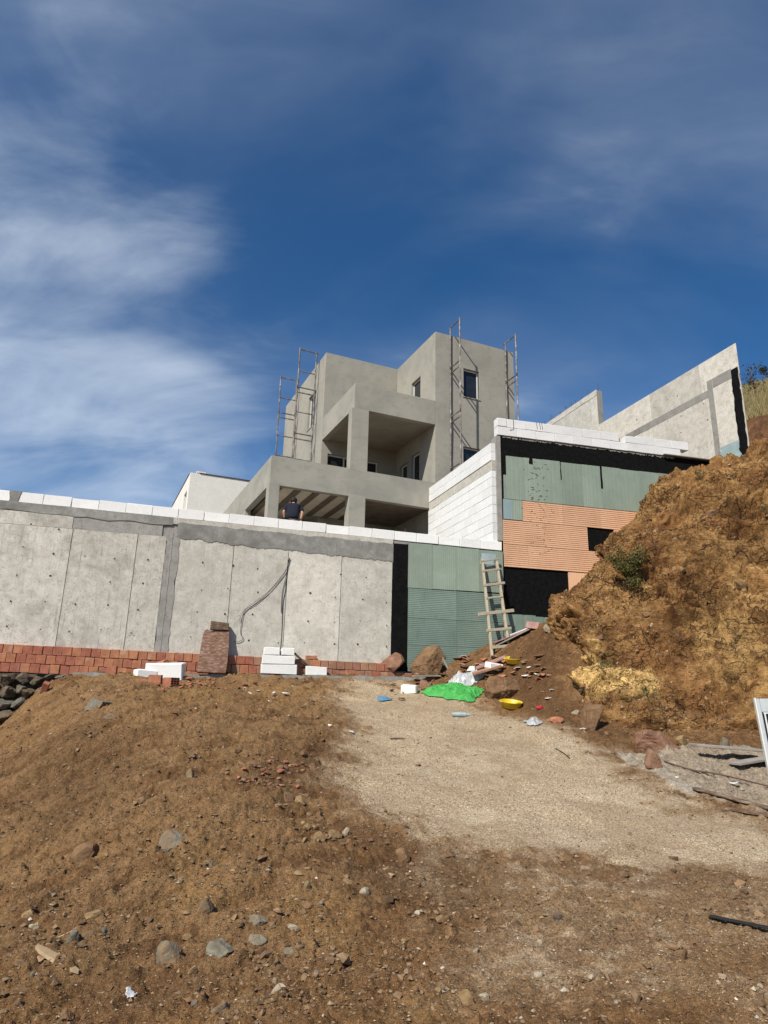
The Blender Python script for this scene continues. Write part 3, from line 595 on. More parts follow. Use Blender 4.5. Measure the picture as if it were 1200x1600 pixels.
def build_bank():
    C = np.array([[atY(*p) for p in row] for row in BANK])
    toe = C[:, :1].copy(); toe[:, 0, 2] -= 0.8; toe[:, 0, 1] -= 0.05
    C = np.concatenate([toe, C], 1)
    nu, nv = 440, 380
    G = catmull(C, nu); G = np.swapaxes(catmull(np.swapaxes(G, 0, 1), nv), 0, 1)
    nrm = grid_normals(G); 
    if nrm[200, 100]@(EYE-G[200, 100]) < 0: nrm = -nrm
    p = G.reshape(-1, 3)
    st = p@np.array([[0.9, -0.2, 0.3], [0.3, 0.9, 0.2], [-0.5, 0.3, 1.0]])
    d = 0.28*fbm(p*0.55+3, 3)+0.22*ridged(st*np.array([0.7, 0.7, 1.4])+9, 3)+0.07*fbm(p*2.6+1, 3)+0.07*ridged(st*np.array([2.2, 2.2, 4])+2, 2)+0.040*fbm(p*8+6, 3)+0.018*np.maximum(perlin(p*21), -0.3)+0.007*np.maximum(perlin(p*42), -0.2)
    # a rock nose standing proud high on the face
    rk = atY(1105, 785, 15.9); dd = np.linalg.norm((p-rk)*np.array([0.9, 0.7, 1.1]), axis=1); d = d+0.30*sstep(dd+0.15*fbm(p*3, 3), 0.75, 0.2)
    hol = atY(1120, 812, 15.6); dd2 = np.linalg.norm((p-hol)*np.array([0.7, 0.6, 2.0]), axis=1); d = d-0.28*sstep(dd2, 0.5, 0.1)
    wq = st*np.array([1.0, 1.0, 1.5])+0.35*np.c_[fbm(p*1.5, 2), fbm(p*1.5+20, 2), fbm(p*1.5+40, 2)]
    f1, f2, cid = worley(wq*1.15); g1, g2, cid2 = worley(wq*3.3+7)
    hard = sstep(fbm(p*0.6+50, 3), -0.35, 0.35)       # rocky where high, loose soil where low
    d = d+hard*(0.46*(cid-0.5)*sstep(f2-f1, 0.0, 0.16)+0.15*(cid2-0.5)*sstep(g2-g1, 0, 0.18)-0.11*sstep(f2-f1, 0.10, 0.0)-0.05*sstep(g2-g1, 0.12, 0.0))
    crack = np.clip(hard*(0.8*sstep(f2-f1, 0.09, 0.0)+0.5*sstep(g2-g1, 0.10, 0.0)), 0, 1)*sstep(fbm(p*1.4+60, 2), -0.4, 0.3)
    d = d-d.mean()-0.10
    u = np.repeat(np.linspace(0, 1, nu), nv); d = d*sstep(u, 0.0, 0.2)**0.5
    V = p+nrm.reshape(-1, 3)*d[:, None]
    oc1 = atY(905, 1035, 13.9); oc2 = atY(965, 1065, 13.3); n1 = fbm(p*2.2+5, 4)
    och = np.maximum(sstep(np.linalg.norm((p-oc1)*np.array([1, .6, 1.1]), axis=1)+0.4*n1, 0.75, 0.2), sstep(np.linalg.norm((p-oc2)*np.array([.75, .6, 1.4]), axis=1)+0.4*n1, 0.75, 0.2))
    oc3 = atY(1140, 1000, 13.3); och = np.maximum(och, 0.35*sstep(np.linalg.norm((p-oc3)*np.array([1.2, .6, .55]), axis=1)+0.7*n1, 1.2, 0.2))
    n2 = fbm(p*0.7+15, 4); red = sstep(n2, -0.05, 0.5)
    rd = atY(885, 925, 15.8); red = np.maximum(red, 1.2*sstep(np.linalg.norm(p-rd, axis=1)+0.4*n1, 1.0, 0.2)); red = np.clip(red, 0, 1)
    me = fast_mesh('earth_bank', V, grid_faces(nu, nv), M['bank'], True, {'ochre': och, 'red': red, 'crack': crack, 'block': np.clip(0.5+hard*((cid-0.5)*0.9+(cid2-0.5)*0.7)+0.35*fbm(p*1.1+80, 3), 0, 1)})
    place('earth_bank', me, Matrix.Identity(4), None, 'steep cut bank of brown earth beside the retaining wall', 'earth bank', kind='structure')
    return V.reshape(nu, nv, 3)
BANKV = build_bank()
def bank_hit(px, py):
    """nearest bank vertex on the sight line"""
    d = ray(px, py); d = d/np.linalg.norm(d); P = BANKV.reshape(-1, 3)-EYE; t = P@d; r = np.linalg.norm(P-t[:, None]*d, axis=1)
    k = np.where(r < 0.09)[0]; k = k[np.argmin(t[k])] if len(k) else int(np.argmin(r)); return BANKV.reshape(-1, 3)[k]

# ------------------------------------------------------------------ hillside behind the site, terrace behind the wall
def build_hill():
    C = np.array([[atY(*p) for p in row] for row in [
      [(1120,800,22.0),(1128,735,22.3),(1130,700,23),(1135,672,24),(1138,660,26),(1140,640,30),(1140,618,36),(1135,640,44)],
      [(1160,770,21.0),(1165,715,21.3),(1168,690,22),(1172,662,23),(1174,648,25),(1172,628,30),(1168,608,36),(1160,640,44)],
      [(1215,750,20.0),(1218,705,20.4),(1220,675,21),(1224,645,22.2),(1228,630,24.5),(1228,610,30),(1225,588,36),(1220,620,44)],
      [(1400,690,19.5),(1400,640,20),(1400,600,21),(1402,560,22),(1405,545,24),(1405,520,30),(1400,500,36),(1390,540,44)],
      [(1900,560,19.0),(1900,500,19.5),(1900,440,20.5),(1900,400,22),(1900,380,24),(1900,350,30),(1900,330,36),(1900,380,44)]]])
    nu, nv = 130, 120; G = catmull(C, nu); G = np.swapaxes(catmull(np.swapaxes(G, 0, 1), nv), 0, 1); p = G.reshape(-1, 3)
    V = p.copy(); V[:, 2] += 0.3*fbm(p*0.5, 3)+0.14*fbm(p*1.7, 3)+0.05*perlin(p*5); V[:, 1] += 0.2*fbm(p*1.3+8, 3)
    vv = np.tile(np.linspace(0, 1, nv), nu); gr = sstep(vv+0.05*fbm(p*0.8, 3), 0.46, 0.54)
    me = fast_mesh('hillside', V, grid_faces(nu, nv), M['hill'], True, {'grass': gr})
    place('hillside', me, Matrix.Identity(4), None, 'dry brown hillside rising behind the site', 'hillside', kind='structure')
    return V.reshape(nu, nv, 3)
HILLV = build_hill()
def build_terrace():
    m = MB(WALL); m.box(-16, 3.15, 0.32, 40, 5.2, 5.8); m.build('terrace', M['concrete_grey'], None, 'levelled terrace behind the wall under the grey house', 'terrace', kind='structure')
    m = MB(WALL); m.box(3.5, 30, 0.36, 40, 6.0, 8.75); m.build('upper_terrace', M['bank'], None, 'backfilled upper terrace behind the tall wall', 'terrace', kind='structure')
build_terrace()
# ------------------------------------------------------------------ retaining wall (low, left)
def ztop(a): return 5.855-0.0187*a
def zbr(a): return 2.47-0.014*a            # top of the brick courses
def slab(fr, a0, a1, b0, b1, zf0, zf1, n=2, jit0=0.0, jit1=0.0, seed=0, ch=0.0):
    """slab between two height lines, edges may be ragged"""
    r = np.random.default_rng(seed); aa = np.linspace(a0, a1, n); lo = np.array([zf0(a) for a in aa]); hi = np.array([zf1(a) for a in aa])
    if jit0: lo = lo+jit0*fbm(np.c_[aa*2.3+seed, np.zeros(n), np.zeros(n)], 6, 0.75)
    if jit1: hi = hi+jit1*fbm(np.c_[aa*2.3+seed+50, np.zeros(n), np.zeros(n)], 4, 0.7)
    V = []; F = []
    for a, l, h in zip(aa, lo, hi): V += [(a, b0, l), (a, b0, h), (a, b1, h), (a, b1, l)]
    for i in range(n-1):
        k = 4*i
        for j in range(4): F.append((k+j, k+(j+1) % 4, k+4+(j+1) % 4, k+4+j))
    F += [(0, 3, 2, 1), (4*n-4, 4*n-3, 4*n-2, 4*n-1)]
    F = [tuple(reversed(f)) for f in F]
    m = MB(fr); m.add(V, F); return m
def vstrip(fr, z0, z1, b0, b1, af0, af1, n=24, jit=0.02, seed=0):
    zz = np.linspace(z0, z1, n); l = np.array([af0(z) for z in zz])+jit*fbm(np.c_[zz*3+seed, zz*0, zz*0], 4, 0.7); h = np.array([af1(z) for z in zz])+jit*fbm(np.c_[zz*3+seed+40, zz*0, zz*0], 4, 0.7)
    V = []; F = []
    for z, x0, x1 in zip(zz, l, h): V += [(x0, b0, z), (x1, b0, z), (x1, b1, z), (x0, b1, z)]
    for i in range(n-1):
        k = 4*i
        for j in range(4): F.append((k+j, k+(j+1) % 4, k+4+(j+1) % 4, k+4+j))
    F += [(0, 3, 2, 1), (4*n-4, 4*n-3, 4*n-2, 4*n-1)]
    m = MB(fr); m.add(V, F); return m
def build_retaining():
    root = empty('retaining_wall', frame_matrix(WALL, -4, 0, 2.0), 'long low raw concrete retaining wall with panel joints and a dark mortar smear', 'retaining wall')
    # core behind the panels
    slab(WALL, -16, 3.31, 0.03, 0.30, lambda a: 1.0, lambda a: ztop(a)-0.25, 2).build('core', M['concrete_grey'], root)
    js = [-14.6, -12.6, -10.7, -8.93, -7.37, -5.95, -5.30]
    g = 0.007
    for i in range(len(js)-1):
        slab(WALL, js[i]+g, js[i+1]-g, 0.0, 0.03, lambda a: zbr(a)-0.1, lambda a: 5.24-0.004*(a+7.4), 2).build('panel', M['concrete'], root)
    slab(WALL, -14.6+g, -7.40, -0.004, 0.03, lambda a: 5.245-0.004*(a+7.4), lambda a: ztop(a)-0.46, 2).build('upper_band', M['concrete'], root)
    slab(WALL, -7.39, -5.42, 0.004, 0.03, lambda a: 5.245-0.004*(a+7.4), lambda a: ztop(a)-0.44, 2).build('honeycombed_band', M['concrete_grey'], root, 'rough honeycombed grey patch of concrete')
    slab(WALL, -14.6, -5.2, -0.012, 0.03, lambda a: ztop(a)-0.45, lambda a: ztop(a)-0.25, 40, 0.03, 0, 3).build('top_band', M['mortar'], root)
    slab(WALL, -5.2, 0.26, -0.006, 0.03, lambda a: ztop(a)-0.40, lambda a: ztop(a)-0.25, 40, 0.02, 0, 4).build('top_band', M['concrete_pale'], root)
    vstrip(WALL, 2.5, 5.45, -0.010, 0.03, lambda z: -5.30, lambda z: -5.00, 26, 0.03, 2).build('joint_strip', M['concrete_grey'], root, 'dark grey vertical pour joint strip')
    vstrip(WALL, 2.5, 5.40, -0.017, -0.01, lambda z: -5.19, lambda z: -5.16, 26, 0.012, 5).build('joint_ridge', M['concrete_grey'], root)
    js = [-5.00, -3.73, -2.40, -1.06, 0.26]
    for i in range(4):
        slab(WALL, js[i]+(g if i else 0), js[i+1]-g, 0.0, 0.03, lambda a: zbr(a)-0.1, lambda a: ztop(a)-0.60, 2).build('panel', M['concrete_pale'], root)
    slab(WALL, -5.08, 0.27, -0.012, 0.03, lambda a: 5.22-0.055*(a+5)*0.5 - 0.04*min(1, max(0, (a+5)/1.5)), lambda a: ztop(a)-0.36, 420, 0.045, 0.03, 9).build('mortar_smear', M['mortar'], root, 'dark grey trowelled mortar smear with ragged lower edge')
    vstrip(WALL, 2.3, 5.51, -0.008, 0.03, lambda z: 0.255, lambda z: 0.66, 40, 0.012, 12).build('bitumen_stripe', M['bitumen'], root, 'black bitumen stripe beside the green boards')
    # tie holes and wire ends
    m = MB(WALL); mw = MB(WALL); r = random.Random(4)
    for i in range(-21, 1):
        for k in range(5):
            a = i*0.655+0.1+r.uniform(-.05, .05)+0.03*k; z = 2.85+k*0.58-0.012*a+r.uniform(-.06, .06)
            if a > 0.2 or z > ztop(a)-0.72 or r.random() < 0.12 or (-5.32 < a < -4.97): continue
            n = 7; rad = r.uniform(0.014, 0.03)
            V = [(a, -0.0045, z)]+[(a+rad*r.uniform(.5, 1.25)*math.cos(t), -0.004, z+rad*r.uniform(.5, 1.3)*math.sin(t)) for t in [2*math.pi*q/n for q in range(n)]]
            m.add(V, [(0, 1+q, 1+(q+1) % n) for q in range(n)][::1])
            if r.random() < 0.6:
                e = (a+r.uniform(-.05, .05), -r.uniform(.02, .05), z+r.uniform(-.05, .03)); mw.tube([(a, 0, z), ((a+e[0])/2, e[1], z), e], 0.004, 4)
    m.build('tie_holes', M['brick_core'], root, kind='stuff'); mw.build('tie_wires', M['rust'], root, kind='stuff')
    return root
RETAIN = build_retaining()

def chipped(fr, seed, L, W_, H_, c, chips=3):
    """a block with worn corners; returned as vertices round its base centre"""
    r = random.Random(seed); V, F = chamfer(L, W_, H_, c); V = [list(v) for v in V]
    for v in V:
        for k, s in enumerate((0.003, 0.003, 0.003)): v[k] += r.uniform(-s, s)
    for _ in range(chips):
        i = r.randrange(len(V)); cxx = V[i][:]; 
        for v in V:
            d = math.dist(v, cxx)
            if d < 0.04: v[0] *= 1-r.uniform(0.01, 0.06)*0.5; v[2] -= math.copysign(r.uniform(0.0, 0.02), v[2])
    return [(v[0], v[1], v[2]+H_/2) for v in V], F
def build_coping():
    root = empty('block_course', frame_matrix(WALL, -3, 0.12, 5.6), 'row of white aerated blocks capping the low concrete retaining wall', 'block course')
    meshes = []
    for k in range(5):
        V, F = chipped(WALL, 30+k, 0.592, 0.21, 0.242, 0.006, k); meshes.append(mesh_of('block', V, F, M['aac']))
    a = 3.30-0.3
    i = 0
    while a > -14.5:
        if not (-9.0 < a+0.3 and a-0.3 < -8.55) or True:
            L = 0.6
            me = meshes[(i*7) % 5]; z = ztop(a)-0.244
            o = place('block', me, frame_matrix(WALL, a, 0.115+random.uniform(-.006, .006), z) @ Matrix.Rotation(math.atan(0.0187), 4, 'Y'), root)
        a -= 0.6; i += 1
    V, F = chipped(WALL, 77, 0.16, 0.2, 0.24, 0.02, 4)
    vstrip(WALL, ztop(-8.6)-0.26, ztop(-8.6)+0.01, -0.006, 0.02, lambda z: -8.83, lambda z: -8.62+0.15*(z-5.75), 10, 0.03, 6).build('mortar_joint', M['mortar'], root, 'grey mortar dab between two blocks')
    return root
build_coping()
def build_bricks():
    root = empty('brick_facing', frame_matrix(WALL, -4, -0.05, 2.0), 'courses of red hollow bricks along the foot of the concrete wall', 'brick facing')
    me = []
    for k in range(4):
        r = random.Random(k); V, F = chamfer(0.188, 0.15, 0.188, 0.007); V = [tuple(c+r.uniform(-.0025, .0025) for c in v) for v in V]; me.append(mesh_of('brick', V, F, M['brick']))
    met = [m.copy() for m in me]
    for m in met: m.materials.clear(); m.materials.append(M['brick_tan'])
    r = random.Random(3); n = 0
    for row in range(4):
        a = -11.2+(0.09 if row % 2 else 0)
        while a < 0.85:
            z = zbr(a)-0.1-0.197*row; foot = 1.98+0.0193*(a+8.4)
            if z+0.03 > foot and not (row == 0 and a > 0.3):
                right = sstep(np.array([a]), -4.5, -1.5)[0]
                tan = r.random() < 0.02+0.55*right
                mm = (met if tan else me)[n % 4]
                if row == 0 and -3.0 < a < -2.3 and r.random() < .5: a += 0.196; continue
                o = place('brick', mm, frame_matrix(WALL, a, -0.072+r.uniform(-.012, .012), z+r.uniform(-.006, .006)) @ Matrix.Rotation(r.uniform(-.03, .03)+0.014, 4, 'Y') @ Matrix.Rotation(r.uniform(-.04, .04), 4, 'Z'), root)
                n += 1
            a += 0.196
    return root
build_bricks()
def build_footing():
    m = slab(WALL, -6.85, 2.3, -0.46, -0.15, lambda a: 1.5, lambda a: 1.985+0.0193*(a+8.4), 90, 0, 0.022, 21)
    P = np.array(m.V); jit = 0.05*fbm(np.c_[P[:, 0]*2, P[:, 2]*0, P[:, 0]*0+4], 4); fr = P[:, 1] < -0.3; P[fr, 1] += jit[fr]; m.V = [tuple(p) for p in P]
    m.build('footing', M['concrete_grey'], None, 'rough concrete footing ledge in front of the red brick courses', 'footing')
build_footing()

# ------------------------------------------------------------------ grooved insulation boards
def grooved(fr, a0, a1, z0, z1, b, t, period, depth, horizontal):
    """board with its front at b-t; grooves run along a (horizontal) or z"""
    m = MB(fr); lo, hi = (z0, z1) if horizontal else (a0, a1); prof = []; x = lo
    n = max(1, int(round((hi-lo)/period))); st = (hi-lo)/n
    for i in range(n):
        x = lo+i*st; prof += [(x, 0 if i == 0 else depth), (x+st*0.12, 0), (x+st*0.74, 0), (x+st*0.86, depth)]
    prof.append((hi, 0)); f = b-t; V = []; F = []
    for (q, d) in prof:
        if horizontal: V += [(a0, f+d, q), (a1, f+d, q)]
        else: V += [(q, f+d, z1), (q, f+d, z0)]
    k = len(prof)
    for i in range(k-1): F.append((2*i, 2*i+1, 2*i+3, 2*i+2))
    m.add(V, F)
    c = [(a0, f, z0), (a1, f, z0), (a1, f, z1), (a0, f, z1), (a0, b, z0), (a1, b, z0), (a1, b, z1), (a0, b, z1)]
    m.add(c, [(0, 4, 5, 1), (1, 5, 6, 2), (2, 6, 7, 3), (3, 7, 4, 0)])
    return m
def build_tall():
    root = empty('insulated_wall', frame_matrix(WALL, 5.5, 0, 2.4), 'tall wall clad in green and orange foam boards over black bitumen', 'insulated wall')
    m = MB(WALL); m.box(3.34, 14, 0.02, 0.34, 1.5, 8.89); m.build('core', M['bitumen'], root, 'black bitumen coated wall face')
    m = MB(WALL); m.box(0.66, 3.32, 0.004, 0.026, 1.5, 5.535); m.build('lower_coat', M['bitumen'], root)
    m = MB(WALL); m.box(3.19, 3.335, -0.004, 0.30, 5.82, 8.86, 0.004); m.build('end_post', M['concrete_grey'], root, 'narrow grey concrete edge post')
    m = MB(WALL); m.box(8.6, 10.75, -0.10, 0.33, 8.892, 8.93, 0.01); m.build('ledge', M['concrete_grey'], root)
    r = random.Random(5)
    def board(a0, a1, z0, z1, mat, period, horiz, t=0.04, depth=0.007, nm='foam_board', lab=None):
        b = 0.0195 if a0 > 3.2 else 0.0035
        grooved(WALL, a0+.003, a1-.003, z0+.003, z1-.003, b, t+r.uniform(-.003, .003), period, depth, horiz).build(nm, mat, root, lab)
    G, GL, O = M['green'], M['green_low'], M['orange']
    # low part: four upright boards over courses of flat ones
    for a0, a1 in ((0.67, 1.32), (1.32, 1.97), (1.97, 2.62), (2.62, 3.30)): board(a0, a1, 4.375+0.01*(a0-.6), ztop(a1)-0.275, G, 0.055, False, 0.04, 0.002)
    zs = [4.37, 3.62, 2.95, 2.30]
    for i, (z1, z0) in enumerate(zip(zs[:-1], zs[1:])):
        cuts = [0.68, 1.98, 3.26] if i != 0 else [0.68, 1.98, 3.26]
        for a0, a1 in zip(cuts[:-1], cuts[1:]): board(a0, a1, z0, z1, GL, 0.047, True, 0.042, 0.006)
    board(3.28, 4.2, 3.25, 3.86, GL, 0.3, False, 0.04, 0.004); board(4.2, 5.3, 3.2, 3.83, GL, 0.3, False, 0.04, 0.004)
    # upper green boards
    e = [3.49, 4.02, 4.60, 5.18, 5.83, 6.46, 7.10, 7.74, 8.38, 9.02]
    for i in range(len(e)-1): board(e[i], e[i+1], 7.02, 8.29+0.008*(i % 3), G, 0.13, False, 0.04, 0.0015)
    board(3.40, 3.49, 7.02, 7.72, G, 0.065, False)
    board(3.37, 3.62, 6.44, 7.015, M['blue_film'], 0.3, False, 0.036, 0.002, lab='small upright board with peeling bluish film'); board(3.62, 3.93, 6.44, 7.015, G, 0.065, False, 0.04, 0.003)
    # orange boards in flat courses
    cs = [(6.43, 7.015, [3.94, 5.15, 6.35, 7.6, 8.8]), (5.75, 6.425, [3.345, 4.55, 5.90]), (5.75, 6.425, [6.75, 8.2]), (5.12, 5.745, [3.345, 4.05, 5.25, 6.45, 7.6])]
    for z0, z1, aa in cs:
        for a0, a1 in zip(aa[:-1], aa[1:]): board(a0, a1, z0, z1, O, 0.058, True, 0.04, 0.013)
    board(5.24, 6.1, 4.5, 5.10, O, 0.05, False, 0.04, 0.004)
    # bitumen drips over the upper boards and scuffs
    for a, z0, w_ in ((4.24, 8.12, .055), (5.16, 7.75, .014), (6.46, 7.62, .028)):
        vstrip(WALL, z0, 8.32, -0.024, -0.018, lambda z: a-w_, lambda z: a+w_, 10, 0.012, int(a*10)).build('bitumen_drip', M['bitumen'], root)
    m = MB(WALL); rr = random.Random(12)
    for _ in range(110):
        a = rr.gauss(4.42, 0.20); z = rr.uniform(5.5, 8.2); l = rr.uniform(.01, .05)*(1.6 if z > 7 else .7); an = rr.uniform(-.5, .5)
        V = [(a-l, -0.0255, z-l*an), (a, -0.0255, z-.006), (a+l, -0.0255, z+l*an), (a, -0.0255, z+.008)]; m.add(V, [(0, 1, 2, 3)])
    m.build('scuffs', M['rust'], root, kind='stuff')
    # ragged lower edge of the bitumen band
    m = MB(WALL)
    for _ in range(260):
        a = rr.uniform(3.45, 9); z = 8.885+rr.uniform(-.02, 0); l = rr.uniform(.01, .04); m.box(a-l, a+l, 0.008, 0.021, z-rr.uniform(.01, .05), z+.004)
    m.build('coat_fringe', M['concrete_grey'], root, kind='stuff')
    # peeling blue film at the head of the ladder
    m = vstrip(WALL, 5.13, 5.43, -0.045, -0.040, lambda z: 2.66, lambda z: 3.08, 12, 0.06, 17); m.build('peeling_film', M['blue_film'], root, 'peeling pale blue film above the ladder')
    # two courses of white blocks on top
    k = 0
    mesh = []
    for q in range(4):
        V, F = chipped(WALL, 50+q, 0.592, 0.24, 0.256, 0.005, q); mesh.append(mesh_of('block', V, F, M['aac_painted']))
    for row, (a0, a1) in enumerate(((3.24, 9.66), (3.24, 9.60))):
        a = a0+(0.3 if row == 0 else 0.6); first = True
        if row == 1:
            V, F = chipped(WALL, 66, 0.292, 0.24, 0.256, 0.006, 3); place('block', mesh_of('block', V, F, M['aac_painted']), frame_matrix(WALL, a0+0.15, 0.1, 8.896+0.262), root); 
        while a+0.29 < a1+0.05:
            if not (row == 1 and 7.3 < a < 7.9):
                place('block', mesh[k % 4], frame_matrix(WALL, a, 0.10+random.uniform(-.005, .005), 8.896+0.262*row), root)
            a += 0.6; k += 1
    V, F = chipped(WALL, 68, 0.56, 0.24, 0.22, 0.006, 3); place('block', mesh_of('block', V, F, M['aac_painted']), frame_matrix(WALL, 7.62, 0.10, 8.896+0.262), root)
    # bits of wire hanging over the top course
    for a in (4.45, 4.55, 4.62):
        m = MB(WALL); m.tube([(a, 0.1, 9.43), (a, -.03, 9.425), (a+.02, -.035, 9.3), (a+.03, -.03, 9.22)], 0.006, 4); m.build('wire', M['rust'], root)
    m = MB(WALL); m.tube([(3.73, 0.02, 9.43), (3.74, -.03, 9.4), (3.74, -.03, 9.12), (3.62, -.03, 9.08)], 0.006, 4); m.build('wire', M['rust'], root)
    return root
build_tall()

# ------------------------------------------------------------------ white block side wall that runs back to the house
SIDE = Frame(*WALL.w(3.28, 0.0, 0)[:2], 108.5)      # a runs back, b to the left... (b>0 = left side)
def build_side():
    root = empty('block_side_wall', frame_matrix(SIDE, 2.3, 0.0, 5.8), 'white block side wall with a grey concrete beam running back to the house', 'block wall')
    t0, t1 = 0.05, 0.22        # visible face at b=t1 (left)
    L = 4.62
    H = [5.80+0.262*i for i in range(8)]
    me = {}
    for row, z in enumerate(H):
        a = 0.06+(0.3 if row % 2 else 0.0)-0.3
        while a < L:
            x0, x1 = max(a, 0.06), min(a+0.594, L)
            if x1-x0 > 0.05:
                z1 = min(z+0.256, 7.83); m = MB(SIDE); m.box(x0, x1, t0, t1+random.uniform(-.003, .003), z, z1, 0.004); m.build('block', M['aac_painted'], root)
            a += 0.6
    m = MB(SIDE); m.box(0.06, L, t0, t1-0.012, 7.84, 8.12, 0.008); m.build('beam', M['concrete_pale'], root, 'grey concrete beam between the block courses')
    for row, z in enumerate((8.125, 8.385)):
        a = 0.06-(0.3 if row else 0)
        while a < L:
            x0, x1 = max(a, 0.06), min(a+0.594, L)
            if x1-x0 > 0.05: m = MB(SIDE); m.box(x0, x1, t0, t1+0.006+random.uniform(-.003, .003), z, z+0.256, 0.004); m.build('block', M['aac_painted'], root)
            a += 0.6
    m = MB(SIDE)
    for k in range(26): a = 0.3+k*0.165; m.box(a-.05, a+.06, t1-.02, t1-.002, 7.822+random.uniform(-.012, .004), 7.842)
    m.build('mortar_line', M['concrete_grey'], root, kind='stuff')
build_side()

# ------------------------------------------------------------------ tall bare concrete walls on the upper terrace
def build_upper_walls():
    p = atY(1172, 700, 19.3); F1 = Frame(p[0], p[1], 108.5)
    root = empty('upper_concrete_wall', frame_matrix(F1, 3, -0.15, 8.9), 'bare upper concrete wall sloping away from its black coated end', 'concrete wall')
    zt = 13.08; L = 11.0
    m = MB(F1); e_ = 0.27; m.add([(0.03, -.03, 8.6), (L, -.03, 8.6), (L, -.3, 8.6), (e_, -.3, 8.6), (0.03, -.03, zt-.004), (L, -.03, zt-.004), (L, -.3, zt-.004), (e_, -.3, zt-.004)], [(3, 2, 1, 0), (4, 5, 6, 7), (0, 1, 5, 4), (1, 2, 6, 5), (2, 3, 7, 6), (3, 0, 4, 7)]); m.build('core', M['concrete_grey'], root)
    cuts = [0.02, 1.62, 4.10, 6.3, 8.6, L]
    def zb(a): return 11.99-0.02*a
    for a0, a1 in zip(cuts[:-1], cuts[1:]):
        m = MB(F1); m.box(a0+.006, a1-.006, -0.03, 0.0, zb(0)+0.002, zt, 0.003); m.build('panel', M['concrete_pale'], root)
        m = MB(F1); m.box(a0+.006, a1-.006, -0.03, 0.0, 8.6, zb(0)-0.255, 0.003); m.build('panel', M['concrete_pale'], root)
    slab(F1, 1.30, L, -0.03, 0.006, lambda a: 11.735, lambda a: 11.99, 40, 0.02, 0.01, 8).build('pour_band', M['concrete_grey'], root, 'rough grey band between two pours')
    # thicker end pier with its dark edges
    m = MB(F1); m.box(0.03, 1.28, 0.001, 0.07, 8.6, 12.26, 0.008); m.build('end_pier', M['concrete_pale'], root)
    m = MB(F1); m.box(1.06, 1.285, 0.062, 0.078, 8.6, 12.27, 0.004); m.box(0.25, 1.05, 0.062, 0.078, 11.93, 12.265, 0.004); m.build('pier_border', M['concrete_grey'], root, 'darker grey border on the end pier')
    vstrip(F1, 8.6, 12.2, 0.071, 0.082, lambda z: 0.0, lambda z: 0.27+0.02*(12.2-z), 40, 0.03, 3).build('bitumen_coat', M['bitumen'], root, 'black bitumen end of the wall')
    vstrip(F1, 8.6, 9.78, 0.079, 0.095, lambda z: 0.28, lambda z: 1.04, 20, 0.08, 13).build('foam_board', M['blue_film'], root, 'pale blue green board at the foot of the pier')
    mm = MB(F1); rr = random.Random(8)
    for i in range(16):
        for k in range(5):
            a = 1.5+i*0.58+rr.uniform(-.1, .1); z = 9.5+k*0.72+rr.uniform(-.1, .1)
            if 11.7 < z < 12.02 or z > zt-.1: continue
            r_ = rr.uniform(.012, .03); n = 6; mm.add([(a+r_*rr.uniform(.6, 1.4)*math.cos(t), 0.002, z+r_*rr.uniform(.6, 1.4)*math.sin(t)) for t in [2*math.pi*q/n for q in range(n)]], [tuple(range(n))])
    mm.build('tie_holes', M['brick_core'], root, kind='stuff')
    p = atY(935, 660, 27); F2 = Frame(p[0], p[1], 108.5)
    root = empty('rebar_topped_wall', frame_matrix(F2, 3, -0.15, 8.9), 'shorter bare concrete wall with rebar stubs standing behind the white block courses', 'concrete wall')
    m = MB(F2); m.box(0, 9, -0.3, -0.02, 8.6, 15.12, 0.004); m.build('core', M['concrete_grey'], root)
    for a0, a1 in ((0, 0.45), (0.45, 2.1), (2.1, 3.9), (3.9, 6.5), (6.5, 9)):
        m = MB(F2); m.box(a0+.006, a1-.006, -0.02, 0.0, 8.6, 14.86, 0.003); m.build('panel', M['concrete_pale'], root)
    slab(F2, 0, 9, -0.02, 0.012, lambda a: 14.87, lambda a: 15.14, 30, 0.02, 0.01, 4).build('top_band', M['concrete'], root)
    for i in range(34):
        a = 0.1+i*0.26+random.uniform(-.06, .06); m = MB(F2); h = random.uniform(.15, .4)*(1.4 if i == 0 else 1); b = random.choice((-.06, -.24))
        m.tube([(a, b, 15.0), (a+random.uniform(-.03, .03), b+random.uniform(-.03, .03), 15.13+h)], 0.012, 5); m.build('rebar', M['rust'], root)
build_upper_walls()
